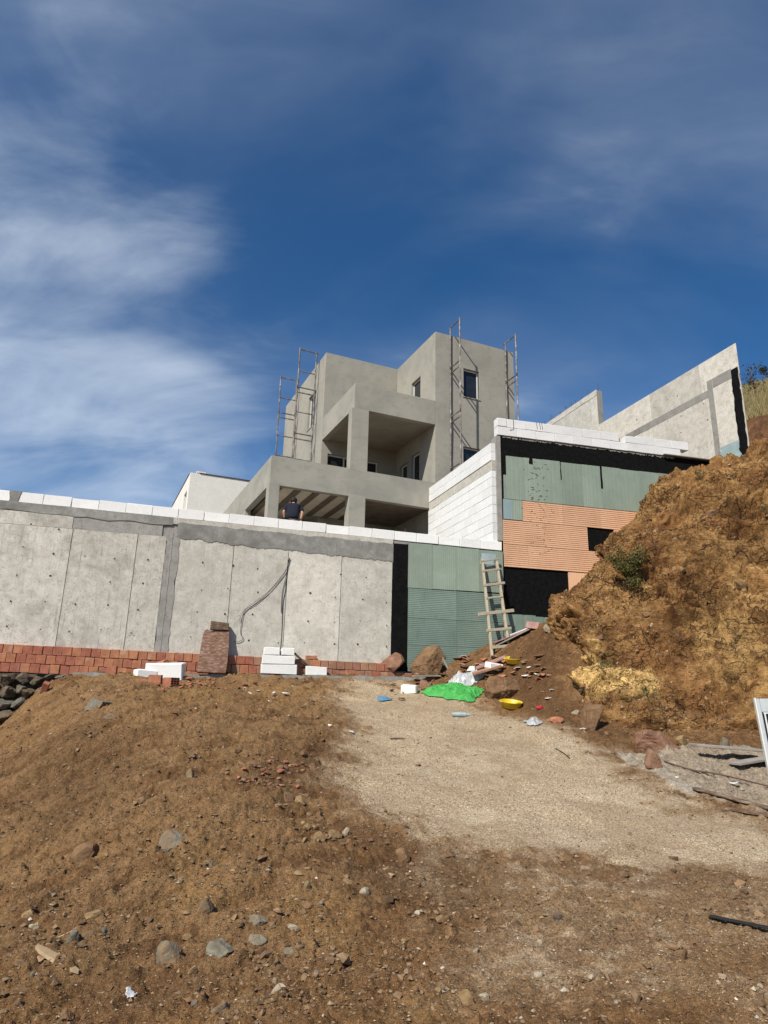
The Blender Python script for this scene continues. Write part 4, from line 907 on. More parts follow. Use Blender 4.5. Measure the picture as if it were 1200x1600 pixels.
# ------------------------------------------------------------------ grey plastered house
def wall_holes(fr, axis, u0, u1, z0, z1, t0, t1, holes):
    """wall in a plane: axis 'a' spans a (thickness in b), axis 'b' spans b (thickness in a); rectangular holes (u0,u1,z0,z1)"""
    us = sorted({u0, u1, *[h[0] for h in holes], *[h[1] for h in holes]}); zs = sorted({z0, z1, *[h[2] for h in holes], *[h[3] for h in holes]})
    us = [u for u in us if u0 <= u <= u1]; zs = [z for z in zs if z0 <= z <= z1]
    def solid(i, j):
        if i < 0 or j < 0 or i >= len(us)-1 or j >= len(zs)-1: return False
        uc, zc = (us[i]+us[i+1])/2, (zs[j]+zs[j+1])/2
        return not any(h[0] < uc < h[1] and h[2] < zc < h[3] for h in holes)
    P = (lambda u, t, z: (u, t, z)) if axis == 'a' else (lambda u, t, z: (t, u, z))
    m = MB(fr)
    for i in range(len(us)-1):
        for j in range(len(zs)-1):
            if not solid(i, j): continue
            a, b, c, d = us[i], us[i+1], zs[j], zs[j+1]
            m.add([P(a, t0, c), P(b, t0, c), P(b, t0, d), P(a, t0, d)], [(0, 1, 2, 3)]); m.add([P(a, t1, c), P(b, t1, c), P(b, t1, d), P(a, t1, d)], [(3, 2, 1, 0)])
            for (ni, nj, q) in ((i-1, j, [(a, c), (a, d)]), (i+1, j, [(b, c), (b, d)]), (i, j-1, [(a, c), (b, c)]), (i, j+1, [(a, d), (b, d)])):
                if not solid(ni, nj):
                    (x0, y0), (x1, y1) = q; m.add([P(x0, t0, y0), P(x1, t0, y1), P(x1, t1, y1), P(x0, t1, y0)], [(0, 1, 2, 3)])
    return m
def window(root, fr, axis, u0, u1, z0, z1, face, out, mull=0, nm='window', fw=0.055):
    """frame set back in its opening, pane behind; out=+-1 is the direction of the outside along the thickness axis"""
    P = lambda lo, hi, c0, c1, t0, t1: ((lo, hi, min(t0, t1), max(t0, t1), c0, c1) if axis == 'a' else (min(t0, t1), max(t0, t1), lo, hi, c0, c1))
    d0, d1 = face-out*0.09, face-out*0.15
    m = MB(fr)
    for lo, hi, c0, c1 in [(u0, u0+fw, z0, z1), (u1-fw, u1, z0, z1), (u0+fw, u1-fw, z0, z0+fw), (u0+fw, u1-fw, z1-fw, z1)]+[(u0+(u1-u0)*k/(mull+1)-fw/2, u0+(u1-u0)*k/(mull+1)+fw/2, z0+fw, z1-fw) for k in range(1, mull+1)]:
        m.box(*P(lo, hi, c0, c1, d0, d1), 0.004)
    o = m.build(nm, M['pvc'], root)
    for k in range(mull+1):
        lo = u0+(u1-u0)*k/(mull+1)+fw*.5; hi = u0+(u1-u0)*(k+1)/(mull+1)-fw*.5
        m = MB(fr); m.box(*P(lo, hi, z0+fw*.6, z1-fw*.6, face-out*0.115, face-out*0.125)); m.build('pane', M['glass'], o)
    m = MB(fr); m.box(*P(u0-.04, u1+.04, z0-.035, z0-.001, face+out*0.025, face-out*0.10), 0.004); m.build('sill', M['plaster'], o)
    return o
def build_house():
    root = empty('grey_house', frame_matrix(HOUSE, -1, 4, 5.8), 'unfinished two storey house in grey plaster with open balconies on the terrace', 'house')
    ZT, PB = 14.76, M['plaster']; F = HOUSE
    def W(nm, *args, mat=PB, lab=None): return wall_holes(F, *args).build(nm, mat, root, lab)
    def B(nm, *bx, mat=PB, c=0.008, lab=None): m = MB(F); m.box(*bx, c); return m.build(nm, mat, root, lab)
    # tower
    fw1, fw2 = (1.18, 1.86, 12.40, 13.55), (1.14, 1.86, 9.30, 10.44)
    W('wall', 'a', 0.0, 3.43, 5.8, ZT, 0.0, 0.22, [fw1, fw2])
    d1, d2, tw = (2.24, 2.86, 8.25, 10.36), (1.22, 1.88, 8.25, 10.47), (1.18, 1.94, 12.5, 13.5)
    W('wall', 'b', 0.224, 8.9, 5.8, ZT, 0.0, 0.2, [d1, d2, tw])
    W('wall', 'b', 0.224, 8.9, 5.8, ZT, 3.23, 3.43, [])
    # left wing
    bw = (-2.85, -0.75, 9.1, 10.55)
    W('wall', 'a', -3.10, -0.004, 5.8, ZT, 3.27, 3.47, [bw])
    lw = (4.36, 5.27, 12.15, 13.62)
    W('wall', 'b', 3.474, 8.9, 5.8, ZT, -3.10, -2.90, [lw])
    W('wall', 'a', -3.096, 3.42, 5.8, ZT-.01, 8.70, 8.895, [])
    B('roof', -2.89, 3.22, 3.30, 8.69, 14.30, 14.45); B('roof', 0.205, 3.22, 0.23, 3.29, 14.30, 14.45)
    # upper balcony: parapet beams, soffit, post
    B('balcony_beam', -3.10, -0.003, 0.0, 0.22, 11.04, 11.97); B('balcony_beam', -3.10, -2.88, 0.224, 3.266, 11.04, 11.968)
    B('balcony_roof', -2.878, -0.004, 0.224, 3.266, 11.10, 11.24)
    B('post', -3.178, -2.55, -0.004, 0.30, 8.82, 11.05, c=0.01)
    # lower storey
    B('balcony_floor', -5.55, -0.004, 0.224, 3.266, 8.06, 8.20, mat=M['formwork']); B('balcony_floor', -5.55, -3.104, 3.27, 8.9, 8.06, 8.20)  # unseen front floor coloured dark to cut light bounced into the recess
    W('parapet', 'a', -5.78, -0.003, 7.93, 8.87, -0.002, 0.21, [])
    W('parapet', 'b', 0.212, 8.9, 7.93, 8.866, -5.78, -5.57, [])
    B('column', -5.80, -5.46, -0.008, 0.33, 5.8, 8.0, c=0.01); B('column', -3.17, -2.58, -0.006, 0.33, 5.8, 8.0, c=0.01)
    W('side_wall', 'b', 3.32, 8.9, 5.8, 7.928, -5.775, -5.58, [(3.6, 3.75, 7.1, 7.6)])
    W('wall', 'a', -5.57, -3.104, 5.8, 8.05, 6.2, 6.4, [])
    # soffit boards between formwork ribs under the terrace
    for k in range(5):
        a0 = -5.46+k*0.62; B('ceiling_board', a0+0.20, a0+0.615, 0.25, 6.1 if a0 < -3.7 else 3.2, 8.025, 8.055, mat=M['ceiling'], c=0.003)
        B('ceiling_rib', a0, a0+0.196, 0.25, 6.1 if a0 < -3.7 else 3.2, 7.97, 8.056, mat=M['formwork'], c=0.003)
    B('shaded_soffit', -2.35, -0.02, 0.24, 3.25, 8.01, 8.055, mat=M['formwork'], c=0.003)  # shade of the right bay put into a dark soffit colour
    # windows and balcony doors
    for h, f_, ax, o_, mu, nm in ((fw1, 0.0, 'a', -1, 0, 'window'), (fw2, 0.0, 'a', -1, 0, 'window'), (bw, 3.27, 'a', -1, 2, 'window'), (lw, -3.10, 'b', -1, 0, 'window'), (tw, 0.0, 'b', -1, 0, 'window'), (d1, 0.0, 'b', -1, 0, 'door'), (d2, 0.0, 'b', -1, 0, 'door')):
        window(root, F, ax, *h, f_, o_, mu, nm)
    # white foam scrap on the parapet corner
    m = MB(F); m.box(-3.02, -2.9, 3.9, 4.3, ZT+.001, ZT+.10, 0.01); m.build('foam_scrap', M['paper'], root)
    return root
build_house()

# ------------------------------------------------------------------ scaffold frames
def scaffold(name, label, axis, inner, outer, at, z0, z1, group=None, fr=HOUSE, tops=None):
    """ladder frame standing square to a wall: posts at inner/outer, pairs of rungs"""
    P = (lambda u, z: (at, u, z)) if axis == 'b' else (lambda u, z: (u, at, z))
    base = P((inner+outer)/2, z0); root = empty(name, frame_matrix(fr, *base), label, 'scaffold')
    r = random.Random(hash(label) % 1000 if False else len(label))
    for u, zt in ((inner, z1), (outer, z1+0.05)):
        m = MB(fr); n = 9; m.tube([P(u+r.uniform(-.012, .012), z0+(zt-z0)*k/n) for k in range(n+1)], 0.030, 7); m.build('post', M['scaffold'], root)
    z = z1-0.02; k = 0
    while z > z0+0.3:
        over = 0.12 if k == 0 else 0.0
        for dz in ((0,) if k == 0 else (0, -0.22)):
            m = MB(fr); s = 1 if inner > outer else -1; m.tube([P(outer, z+dz), P(inner+s*over, z+dz)], 0.026, 6); m.build('rung', M['scaffold'], root)
        if axis == 'a':
            zm = z-(0.95 if k == 0 else 1.05)
            if zm > z0+.3: m = MB(fr); m.tube([P(outer, zm), P(inner, zm)], 0.024, 6); m.build('rung', M['scaffold'], root)
        z -= 1.95 if k else 1.65; k += 1
    for u in (inner, outer):
        m = MB(fr); q = P(u, z0); m.box(q[0]-.06, q[0]+.06, q[1]-.06, q[1]+.06, z0, z0+.012); m.build('base_plate', M['rust'], root)
    # coupling sleeves
    for u in (inner, outer):
        for zz in (z1-1.75, z1-3.7, z1-5.7):
            if zz > z0+.4: m = MB(fr); m.tube([P(u, zz), P(u, zz+.14)], 0.031, 7); m.build('coupler', M['rust'], root)
    return root
scaffold('scaffold_frame', 'steel scaffold ladder frame beside the front windows of the grey tower', 'b', -0.05, -0.73, 0.60, 5.8, 15.05)
scaffold('scaffold_frame', 'steel scaffold ladder frame at the far right edge of the grey tower', 'b', -0.05, -0.73, 3.04, 8.75, 15.05)
scaffold('scaffold_frame', 'nearer scaffold ladder frame on the left side of the grey house', 'a', -3.27, -3.98, 4.0, 8.20, 15.06)
scaffold('scaffold_frame', 'farther scaffold ladder frame on the left side of the grey house', 'a', -3.27, -3.98, 6.7, 8.20, 15.06)

# ------------------------------------------------------------------ white neighbour house
def build_white_house():
    p = atY(298, 738, 32); F = Frame(p[0], p[1], 24); root = empty('white_house', frame_matrix(F, 3, 3, 8.5), 'small cream rendered neighbour house far behind the wall', 'house')
    zt = p[2]
    wall_holes(F, 'a', 0, 7, 5.8, zt, 0, 0.2, [(2.35, 2.75, zt-1.35, zt-1.0)]).build('wall', M['white_house'], root)
    wall_holes(F, 'b', 0.202, 7, 5.8, zt, 0, 0.2, [(0.7, 1.7, zt-1.9, zt-0.75)]).build('wall', M['white_house_side'], root)
    wall_holes(F, 'b', 0.202, 7, 5.8, zt, 6.8, 7, []).build('wall', M['white_house'], root)
    window(root, F, 'b', 0.7, 1.7, zt-1.9, zt-0.75, 0.0, -1); window(root, F, 'a', 2.35, 2.75, zt-1.35, zt-1.0, 0.0, -1)
    m = MB(F); m.box(0.2, 6.8, 0.2, 7, zt-.5, zt-.35); m.build('roof', M['white_house'], root)
    for bx in ((0.45, 7.04, -0.04, 0.2, zt+.001, zt+.05), (-0.03, 0.2, 0.35, 7, zt+.001, zt+.05)): m = MB(F); m.box(*bx, 0.01); m.build('coping', M['tile_dark'], root)
    m = MB(F); m.box(-0.06, 7.0, -0.06, -0.002, zt-2.1, zt-2.02, 0.01); m.build('ledge', M['white_house'], root)
    wall_holes(F, 'a', 0.3, 0.75, zt+.051, zt+.12, 0.0, 0.2, []).build('parapet_stub', M['white_house'], root)
build_white_house()

# ------------------------------------------------------------------ worker on the terrace, seen from behind
def skin_chain(name, joints, edges, mat, root, sub=2):
    me = bpy.data.meshes.new(name); me.from_pydata([j[0] for j in joints], edges, []); me.materials.append(mat)
    o = bpy.data.objects.new(name, me); COL.objects.link(o)
    setmat(o, mworld(root), root); sk = o.modifiers.new('skin', 'SKIN'); sk.use_smooth_shade = True
    for i, j in enumerate(joints):
        sv = me.skin_vertices[0].data[i]; r = j[1]; sv.radius = r if isinstance(r, tuple) else (r, r); sv.use_root = (i == 0)
    s = o.modifiers.new('sub', 'SUBSURF'); s.levels = sub; s.render_levels = sub; return o
def build_person():
    a = atY(457, 805, 19.1); base = np.array([a[0], a[1], 5.8]); Mx = Matrix.Translation(Vector(base)) @ Matrix.Rotation(math.radians(6), 4, 'Z')
    root = empty('person', Mx, 'person in navy shirt and jeans seen from behind on the terrace', 'person')
    # local: y forward (away from viewer), x right. stooped: everything above the hips leans forward
    def bend(p, an=0.34):
        y, z = p[1], p[2]-.95
        if z <= 0: return p
        k = an*min(1, z/.25); return (p[0], y*math.cos(k)+z*math.sin(k), .95+z*math.cos(k)-y*math.sin(k))
    _sk = skin_chain
    def sk_(name, joints, *a, **k): return _sk(name, [(bend(j[0]), j[1]) for j in joints], *a, **k)
    J = [((0, 0, .98), (.145, .11)), ((0, .02, 1.12), (.14, .105)), ((0, .06, 1.28), (.165, .115)), ((0, .10, 1.42), (.165, .10)), ((0, .12, 1.50), (.075, .07)), ((0, .15, 1.57), (.05, .052)), ((0, .17, 1.64), (.072, .085)), ((0, .175, 1.70), (.074, .09)), ((0, .17, 1.755), (.055, .065)),
         ((-.19, .10, 1.43), .058), ((-.27, .05, 1.20), .047), ((-.23, .17, 1.00), .036), ((-.19, .24, .93), .03),
         ((.19, .10, 1.43), .058), ((.285, .06, 1.20), .047), ((.26, .03, .99), .037), ((.255, .04, .92), .032),
         ((-.095, .0, .90), .09), ((-.11, .05, .48), .058), ((-.12, .0, .08), .04), ((-.12, .14, .035), .035),
         ((.095, .0, .90), .09), ((.11, .05, .48), .058), ((.12, .0, .08), .04), ((.12, .14, .035), .035)]
    E = [(0, 1), (1, 2), (2, 3), (3, 4), (4, 5), (5, 6), (6, 7), (7, 8), (3, 9), (9, 10), (10, 11), (11, 12), (3, 13), (13, 14), (14, 15), (15, 16), (0, 17), (17, 18), (18, 19), (19, 20), (0, 21), (21, 22), (22, 23), (23, 24)]
    sk_('body', J, E, M['skin'], root)
    sk_('shirt', [((0, -.01, .86), (.21, .17)), ((0, .01, 1.05), (.20, .16)), ((0, .06, 1.26), (.225, .165)), ((0, .10, 1.42), (.22, .15)), ((0, .12, 1.50), (.12, .11)), ((-.195, .10, 1.42), .10), ((-.265, .07, 1.22), .085), ((.195, .10, 1.42), .10), ((.275, .075, 1.22), .085)], [(0, 1), (1, 2), (2, 3), (3, 4), (3, 5), (5, 6), (3, 7), (7, 8)], M['navy'], root)
    skin_chain('jeans', [((0, .02, 1.02), (.215, .18)), ((-.095, 0, .84), .135), ((-.11, .05, .48), .075), ((-.12, 0, .10), .06), ((.095, 0, .84), .135), ((.11, .05, .48), .075), ((.12, 0, .10), .06)], [(0, 1), (1, 2), (2, 3), (0, 4), (4, 5), (5, 6)], M['jeans'], root)
    sk_('hair', [((0, .125, 1.60), (.085, .075)), ((0, .145, 1.68), (.115, .115)), ((0, .155, 1.745), (.112, .12)), ((0, .16, 1.80), (.07, .08))], [(0, 1), (1, 2), (2, 3)], M['hair'], root)
    for s in (-1, 1):
        m = MB(); m.tube([bend((s*.078, .165, 1.655)), bend((s*.088, .16, 1.68)), bend((s*.084, .16, 1.705))], [.008, .014, .010], 6)
        o = m.build('ear', M['skin'], None, smooth=True, origin=(0, 0, 0)); setmat(o, Mx, root)
    # hands: palm, four unequal curled fingers and a thumb
    for s, p, mt in ((1, Vector((.255, .04, .90)), M['glove']), (-1, Vector((-.185, .25, .915)), M['skin'])):
        m = MB(); m.obox(p+Vector((0, 0, -.035)), (.03, .075, .085), Matrix.Identity(3), .012)
        for k, l in enumerate((.062, .072, .068, .052)):
            b = p+Vector((0, -.028+.019*k, -.075)); m.tube([b, b+Vector((-s*.008, .002, -l*.5)), b+Vector((-s*.028, .004, -l*.85))], [.010, .009, .007], 6)
        b = p+Vector((0, .034, -.03)); m.tube([b, b+Vector((-s*.008, .022, -.022)), b+Vector((-s*.012, .026, -.045))], [.011, .010, .008], 6)
        o = m.build('hand', mt, None, smooth=True, origin=(0, 0, 0)); setmat(o, Mx, root)
build_person()

# ------------------------------------------------------------------ concrete mixer on the terrace
def build_mixer():
    F = HOUSE; a0, z0 = F.onb(630, 826, 0.9); root = empty('concrete_mixer', frame_matrix(F, a0, 0.9, 5.8), 'rusty orange concrete mixer standing in the shade under the balcony', 'concrete mixer')
    m = MB(F); prof = [(0, -.42), (.22, -.40), (.34, -.2), (.36, .0), (.33, .16), (.2, .40), (.18, .42)]; n = 18; V = []; Fc = []
    zc = 6.72; R = Matrix.Rotation(math.radians(-58), 3, 'Y')
    for r_, h in prof:
        for k in range(n): t = 2*math.pi*k/n; v = R @ Vector((r_*math.cos(t), r_*math.sin(t), h)); V.append((a0+v.x, 0.9+v.y, zc+v.z))
    for i in range(len(prof)-1):
        for k in range(n): Fc.append((i*n+k, i*n+(k+1) % n, (i+1)*n+(k+1) % n, (i+1)*n+k))
    m.add(V, Fc); m.build('drum', M['mixer'], root, smooth=True)
    for da in (-.42, .42):
        for db in (-.3, .3):
            m = MB(F); m.tube([(a0+da*1.2, .9+db, 5.8), (a0+da*.8, .9+db*.4, 6.7)], .025, 6); m.build('leg', M['rust'], root)
    m = MB(F); m.tube([(a0-.1, .55, 7.12), (a0+.58, .55, 7.05), (a0+.58, .55, 5.8)], .022, 6); m.build('handle', M['scaffold'], root)
    m = MB(F); m.tube([(a0-.1, .55, 7.25), (a0-.1, .55, 5.8)], .022, 6); m.build('stand', M['scaffold'], root)
build_mixer()

# ------------------------------------------------------------------ cable hanging on the wall
def build_cable():
    pts = [(452,873),(450,880),(447,895),(444,915),(441,935),(439,955)]
    def c(pl, nm, r=.010, off=-.02):
        m = MB(WALL); q = [(*WALL.onb(x, y),) for x, y in pl]; P = np.array([(a, off, z) for a, z in q]); P = catmull(P, len(pl)*5); m.tube([tuple(v) for v in P], r, 5); return m
    root = empty('hanging_cable', frame_matrix(WALL, -2.5, -.02, 5.0), 'black cable tangle hanging down the concrete wall', 'cable')
    c([(452,872),(449,888),(446,905),(441,925),(439,957)], 'strand', .007).build('strand', M['cable'], root)
    c([(452,872),(446,893),(432,912),(415,930),(398,944),(382,955),(377,975),(376,990),(380,998),(372,1003),(365,1002)], 'strand', .006, -.024).build('strand', M['cable'], root)
    c([(453,872),(447,890),(436,905),(420,924),(402,938),(381,954),(374,970)], 'strand', .005, -.028).build('strand', M['cable'], root)
    c([(450,874),(448,900),(446,920),(442,945),(440,990),(437,1024)], 'strand', .006, -.012).build('strand', M['cable'], root)
build_cable()
# ------------------------------------------------------------------ rocks
def rock_mesh(name, seed, dims, mat, sub=3, planes=11, rough=0.06):
    r = np.random.default_rng(seed); bm = bmesh.new(); bmesh.ops.create_icosphere(bm, subdivisions=sub, radius=1.0)
    D = np.array([v.co[:] for v in bm.verts]); D /= np.linalg.norm(D, axis=1)[:, None]
    N = r.normal(size=(planes, 3)); N /= np.linalg.norm(N, axis=1)[:, None]; H = r.uniform(0.5, 0.9, planes)
    c = D@N.T; rad = np.where(c > 0.05, H[None]/np.maximum(c, 0.05), 9).min(1); rad = np.minimum(rad, 1.3)
    P = D*rad[:, None]; P = P+D*(rough*fbm(P*2.2+seed % 50, 3)+rough*0.4*fbm(P*7+3, 2))[:, None]
    P = P/np.abs(P).max(0)*np.array(dims)/2; P[:, 2] += dims[2]/2
    for v, q in zip(bm.verts, P): v.co = q
    me = bpy.data.meshes.new(name); bm.to_mesh(me); bm.free(); me.materials.append(mat)
    me.polygons.foreach_set('use_smooth', [False]*len(me.polygons)); return me
PXM = lambda Y: FPX/ (Y*1.0)       # pixels per metre at a depth (roughly)
def put_rock(px, py, wpx, hpx, mat, label, group=None, nm='stone', seed=None, sub=3, sink=0.25, depth=0.8, tilt=0.0, rz=None, planes=11, cat='stone', pos=None):
    """px,py: where it touches the ground in the photograph (bottom centre); w,h apparent size in pixels"""
    p = gpos(px, py) if pos is None else np.array(pos); k = FPX/p[1]*1.04; W_, H_ = wpx/k, hpx/k
    seed = seed if seed is not None else int(px*7+py*3) % 9973
    me = rock_mesh(nm, seed, (W_, W_*depth, H_*(1+sink)), M[mat], sub, planes)
    rz = random.uniform(-.4, .4) if rz is None else rz
    y = p[1]+W_*depth*0.35; x = p[0]*(y/p[1]); z = min(p[2], ground_h(x, y)[0]) if pos is None else p[2]
    o = place(nm, me, Matrix.Translation((x, y, z-H_*sink)) @ Matrix.Rotation(rz, 4, 'Z') @ Matrix.Rotation(tilt, 4, 'Y'), None, label, cat, group); return o
def build_boulders():
    put_rock(610, 1060, 46, 40, 'rock_red', 'rust brown boulder at the foot of the black bitumen stripe', nm='boulder', sub=5, planes=9, seed=5, cat='boulder', rz=.2, sink=.1)
    put_rock(672, 1062, 66, 56, 'rock_brown', 'largest pointed brown boulder leaning before the green boards', nm='boulder', sub=5, planes=8, seed=21, cat='boulder', rz=.1, sink=.1)
    put_rock(703, 1060, 22, 24, 'rock_brown', 'small brown boulder right of the pointed one', nm='boulder', sub=4, seed=8, cat='boulder')
    put_rock(787, 1096, 62, 46, 'rock_brown', 'broad brown boulder between the green tarp and the lower yellow basin', nm='boulder', sub=5, seed=33, cat='boulder', rz=-.1, depth=.9)
    put_rock(925, 1143, 41, 42, 'rock_brown', 'rounded dark brown boulder alone below the earth bank', nm='boulder', sub=5, seed=43, cat='boulder', planes=14)
    put_rock(1019, 1176, 80, 36, 'rock_red', 'long flat reddish boulder with a hollow underside on the cement spill', nm='boulder', sub=5, seed=52, cat='boulder', rz=-.05, depth=.6, sink=.08)
    put_rock(1023, 1210, 28, 30, 'rock_red', 'small angular reddish boulder in front of the long flat one', nm='boulder', sub=4, seed=60, cat='boulder', planes=8)
    for (x_, y_, w_, h_, mt_, lb_) in ((1104,800,50,26,'rock_brown','largest brown rock bulging from the upper face of the earth bank'),(1148,905,34,22,'rock_brown','brown rock embedded in the right face of the earth bank'),(1010,950,30,20,'rock_brown','brown rock embedded in the middle of the earth bank'),(1060,880,26,18,'rock_ochre','ochre rock embedded below the bulging grey rock'),(940,990,24,16,'rock_red','reddish rock embedded above the yellow patch of the bank')):
        q_ = bank_hit(x_, y_); put_rock(x_, y_, w_, h_, mt_, lb_, sub=4, planes=8, sink=.0, depth=.9, pos=q_+np.array((0, -.02, -.20)))
    put_rock(1066, 1170, 20, 19, 'rock_ochre', 'small tan stone touching the right end of the long boulder', sub=3, seed=3)
    put_rock(1132, 1178, 19, 21, 'rock_grey', 'pale grey stone behind the cement covered planks', sub=3, seed=6)
    put_rock(665, 1079, 20, 17, 'rock_red', 'small purple brown stone beside the white block offcut', sub=3, seed=9)
    put_rock(872, 1133, 26, 11, 'brick', 'flat broken piece of red brick below the earth bank', nm='brick_fragment', sub=2, seed=19, cat='brick')
    put_rock(858, 992, 18, 15, 'rock_cream', 'pale chunk of rubble beside the top of the pink boards', nm='rubble_chunk', sub=3, seed=12, cat='rubble')
    # stones picked out on the dirt, each with what sets it apart
    L = [(155,1120,46,20,'rock_grey','long grey slab of rock in the upper left slope',0.5),(172,1128,26,16,'rock_grey','squarish grey stone just below the long slab on the left slope',0.5),
     (296,1230,17,18,'rock_green','lone greenish pointed stone in the middle of the left bank',0.3),(135,1352,42,26,'rock_brown','brown half buried stone on the left slope',0.5),
     (272,1350,50,28,'rock_grey','large pale grey slab jutting from the middle of the bank',0.4),(328,1354,28,14,'rock_green','flat green grey stone right of the large slab',0.5),
     (318,1455,26,26,'rock_grey','upright dark grey stone above the bottom rock cluster',0.4),(401,1472,37,20,'rock_green','upper of two grey green stones stacked in the lower bank',0.4),
     (400,1492,32,17,'rock_green','lower of two grey green stones stacked in the lower bank',0.4),(268,1520,52,34,'rock_grey','broad grey boulder face half buried near the bottom',0.55),
     (344,1512,46,24,'rock_green','pale green grey slab half buried near the bottom',0.5),(450,1510,18,15,'rock_green','round green grey stone right of the bottom cluster',0.4),
     (107,1510,21,22,'rock_grey','upright grey stone among dirt at lower left',0.4),(36,1456,21,14,'rock_ochre','yellowish flat stone near the left edge',0.3),
     (49,1472,16,9,'rock_cream','small bright white stone near the left edge',0.2),(139,1472,30,12,'rock_ochre','flat ochre stone beside the straw stick',0.3),
     (457,1476,18,13,'rock_cream','cream stone right of the stacked grey green stones',0.3),(480,1414,14,13,'rock_green','small pale green stone above the cream one',0.4),
     (569,1411,18,15,'rock_cream','whitish tan stone in the lower middle dirt',0.25),(300,1534,19,13,'rock_ochre','rounded ochre stone below the broad boulder face',0.3),
     (102,1592,26,16,'rock_brown','dark brown stone at the bottom left',0.4),(345,1606,32,18,'rock_grey','grey stone cut by the bottom edge',0.4),
     (470,1325,25,16,'rock_brown','brown stone in the rubble strip beside the track',0.3),(447,1264,24,18,'rock_brown','upper brown stone of a pair in the rubble strip',0.3),
     (468,1268,18,14,'rock_ochre','lower ochre stone of a pair in the rubble strip',0.3),(500,1330,22,20,'rock_ochre','ochre block shaped stone in the rubble strip',0.3),
     (540,1304,18,12,'rock_cream','cream stone at the track edge of the rubble strip',0.3),(520,1312,30,12,'rock_ochre','long flat ochre stone at the track edge',0.3),
     (541,1372,28,16,'rock_brown','flat brown stone below the rubble strip',0.4),(8,1283,16,12,'rock_cream','cream stone at the left edge of the bank',0.3),
     (430,1580,18,12,'rock_cream','cream stone near the bottom centre left',0.3),(840,1519,17,11,'rock_cream','smooth cream pebble on the lower right dirt',0.25),
     (745,1487,11,11,'rock_cream','small white pebble above the pale flat stones',0.2),(757,1559,17,11,'rock_cream','oval cream stone at the bottom middle',0.25),
     (927,1537,16,10,'rock_cream','flat cream pebble on the lower right dirt beside none other',0.25),(875,1440,20,15,'rock_dark','dark stone lying on the gravel track',0.25),
     (727,1560,30,20,'rock_ochre','tan flat stone beside the oval cream one',0.35),(692,1447,22,10,'rock_ochre','flat tan stone in the middle dirt',0.3),
     (1070,1506,13,24,'rock_brown','long brown stone pointing up the track',0.3),(1124,1528,12,22,'rock_brown','slender brown stone with a pebble at its foot',0.3),
     (1130,1538,11,9,'rock_cream','pebble at the foot of the slender brown stone',0.2),(630,1346,24,18,'rock_brown','brown clod at the lower edge of the pale gravel',0.4),
     (900,1118,14,9,'rock_cream','pale flat flake at the toe of the earth bank',0.2),(990,1107,16,8,'rock_cream','cream flake high on the toe of the earth bank',0.2)]
    for x, y, w_, h_, mt, lb, sk in L:
        lb = lb.replace(' beside none other', ' far from others'); put_rock(x, y, w_, h_*.85, mt, lb, sink=sk+.15, sub=4 if w_ > 24 else 3, depth=.75, planes=7)
    # look-alike loose stones and clods
    r = random.Random(9)
    spots = []
    for _ in range(46): spots.append((r.gauss(495, 42), r.gauss(1318, 38), r.uniform(9, 17), 'rock_brown' if r.random() < .6 else 'rock_ochre', 'loose brown stone in the rubble strip beside the gravel track', 'stones in the rubble strip'))
    for _ in range(26): spots.append((r.gauss(415, 30), r.gauss(1212, 16), r.uniform(8, 14), r.choice(('rock_brown', 'rock_red')), 'reddish stone chip in the upper rubble patch', 'chips in the upper rubble patch'))
    for _ in range(32): spots.append((r.uniform(5, 560), r.uniform(1380, 1595), r.uniform(9, 18), r.choice(('rock_brown', 'rock_ochre', 'rock_brown', 'rock_grey')), 'loose stone scattered on the lower left dirt', 'stones scattered on the lower left dirt'))
    for _ in range(34): spots.append((r.uniform(600, 1190), r.uniform(1400, 1595), r.uniform(8, 14), r.choice(('rock_brown', 'rock_ochre', 'rock_brown', 'rock_cream')), 'loose stone scattered on the lower right track', 'stones scattered on the lower right track'))
    for _ in range(34): spots.append((r.uniform(860, 1190), r.uniform(1100, 1150), r.uniform(8, 15), r.choice(('rock_brown', 'rock_red', 'rock_ochre')), 'loose stone at the toe of the earth bank', 'stones at the toe of the bank'))
    for x, y, w_, mt, lb, gr in spots: put_rock(x, y, w_, w_*r.uniform(.35, .6), mt, lb, gr, sub=2, sink=.6, depth=r.uniform(.6, .95), rz=r.uniform(0, 3), planes=6)
build_boulders()

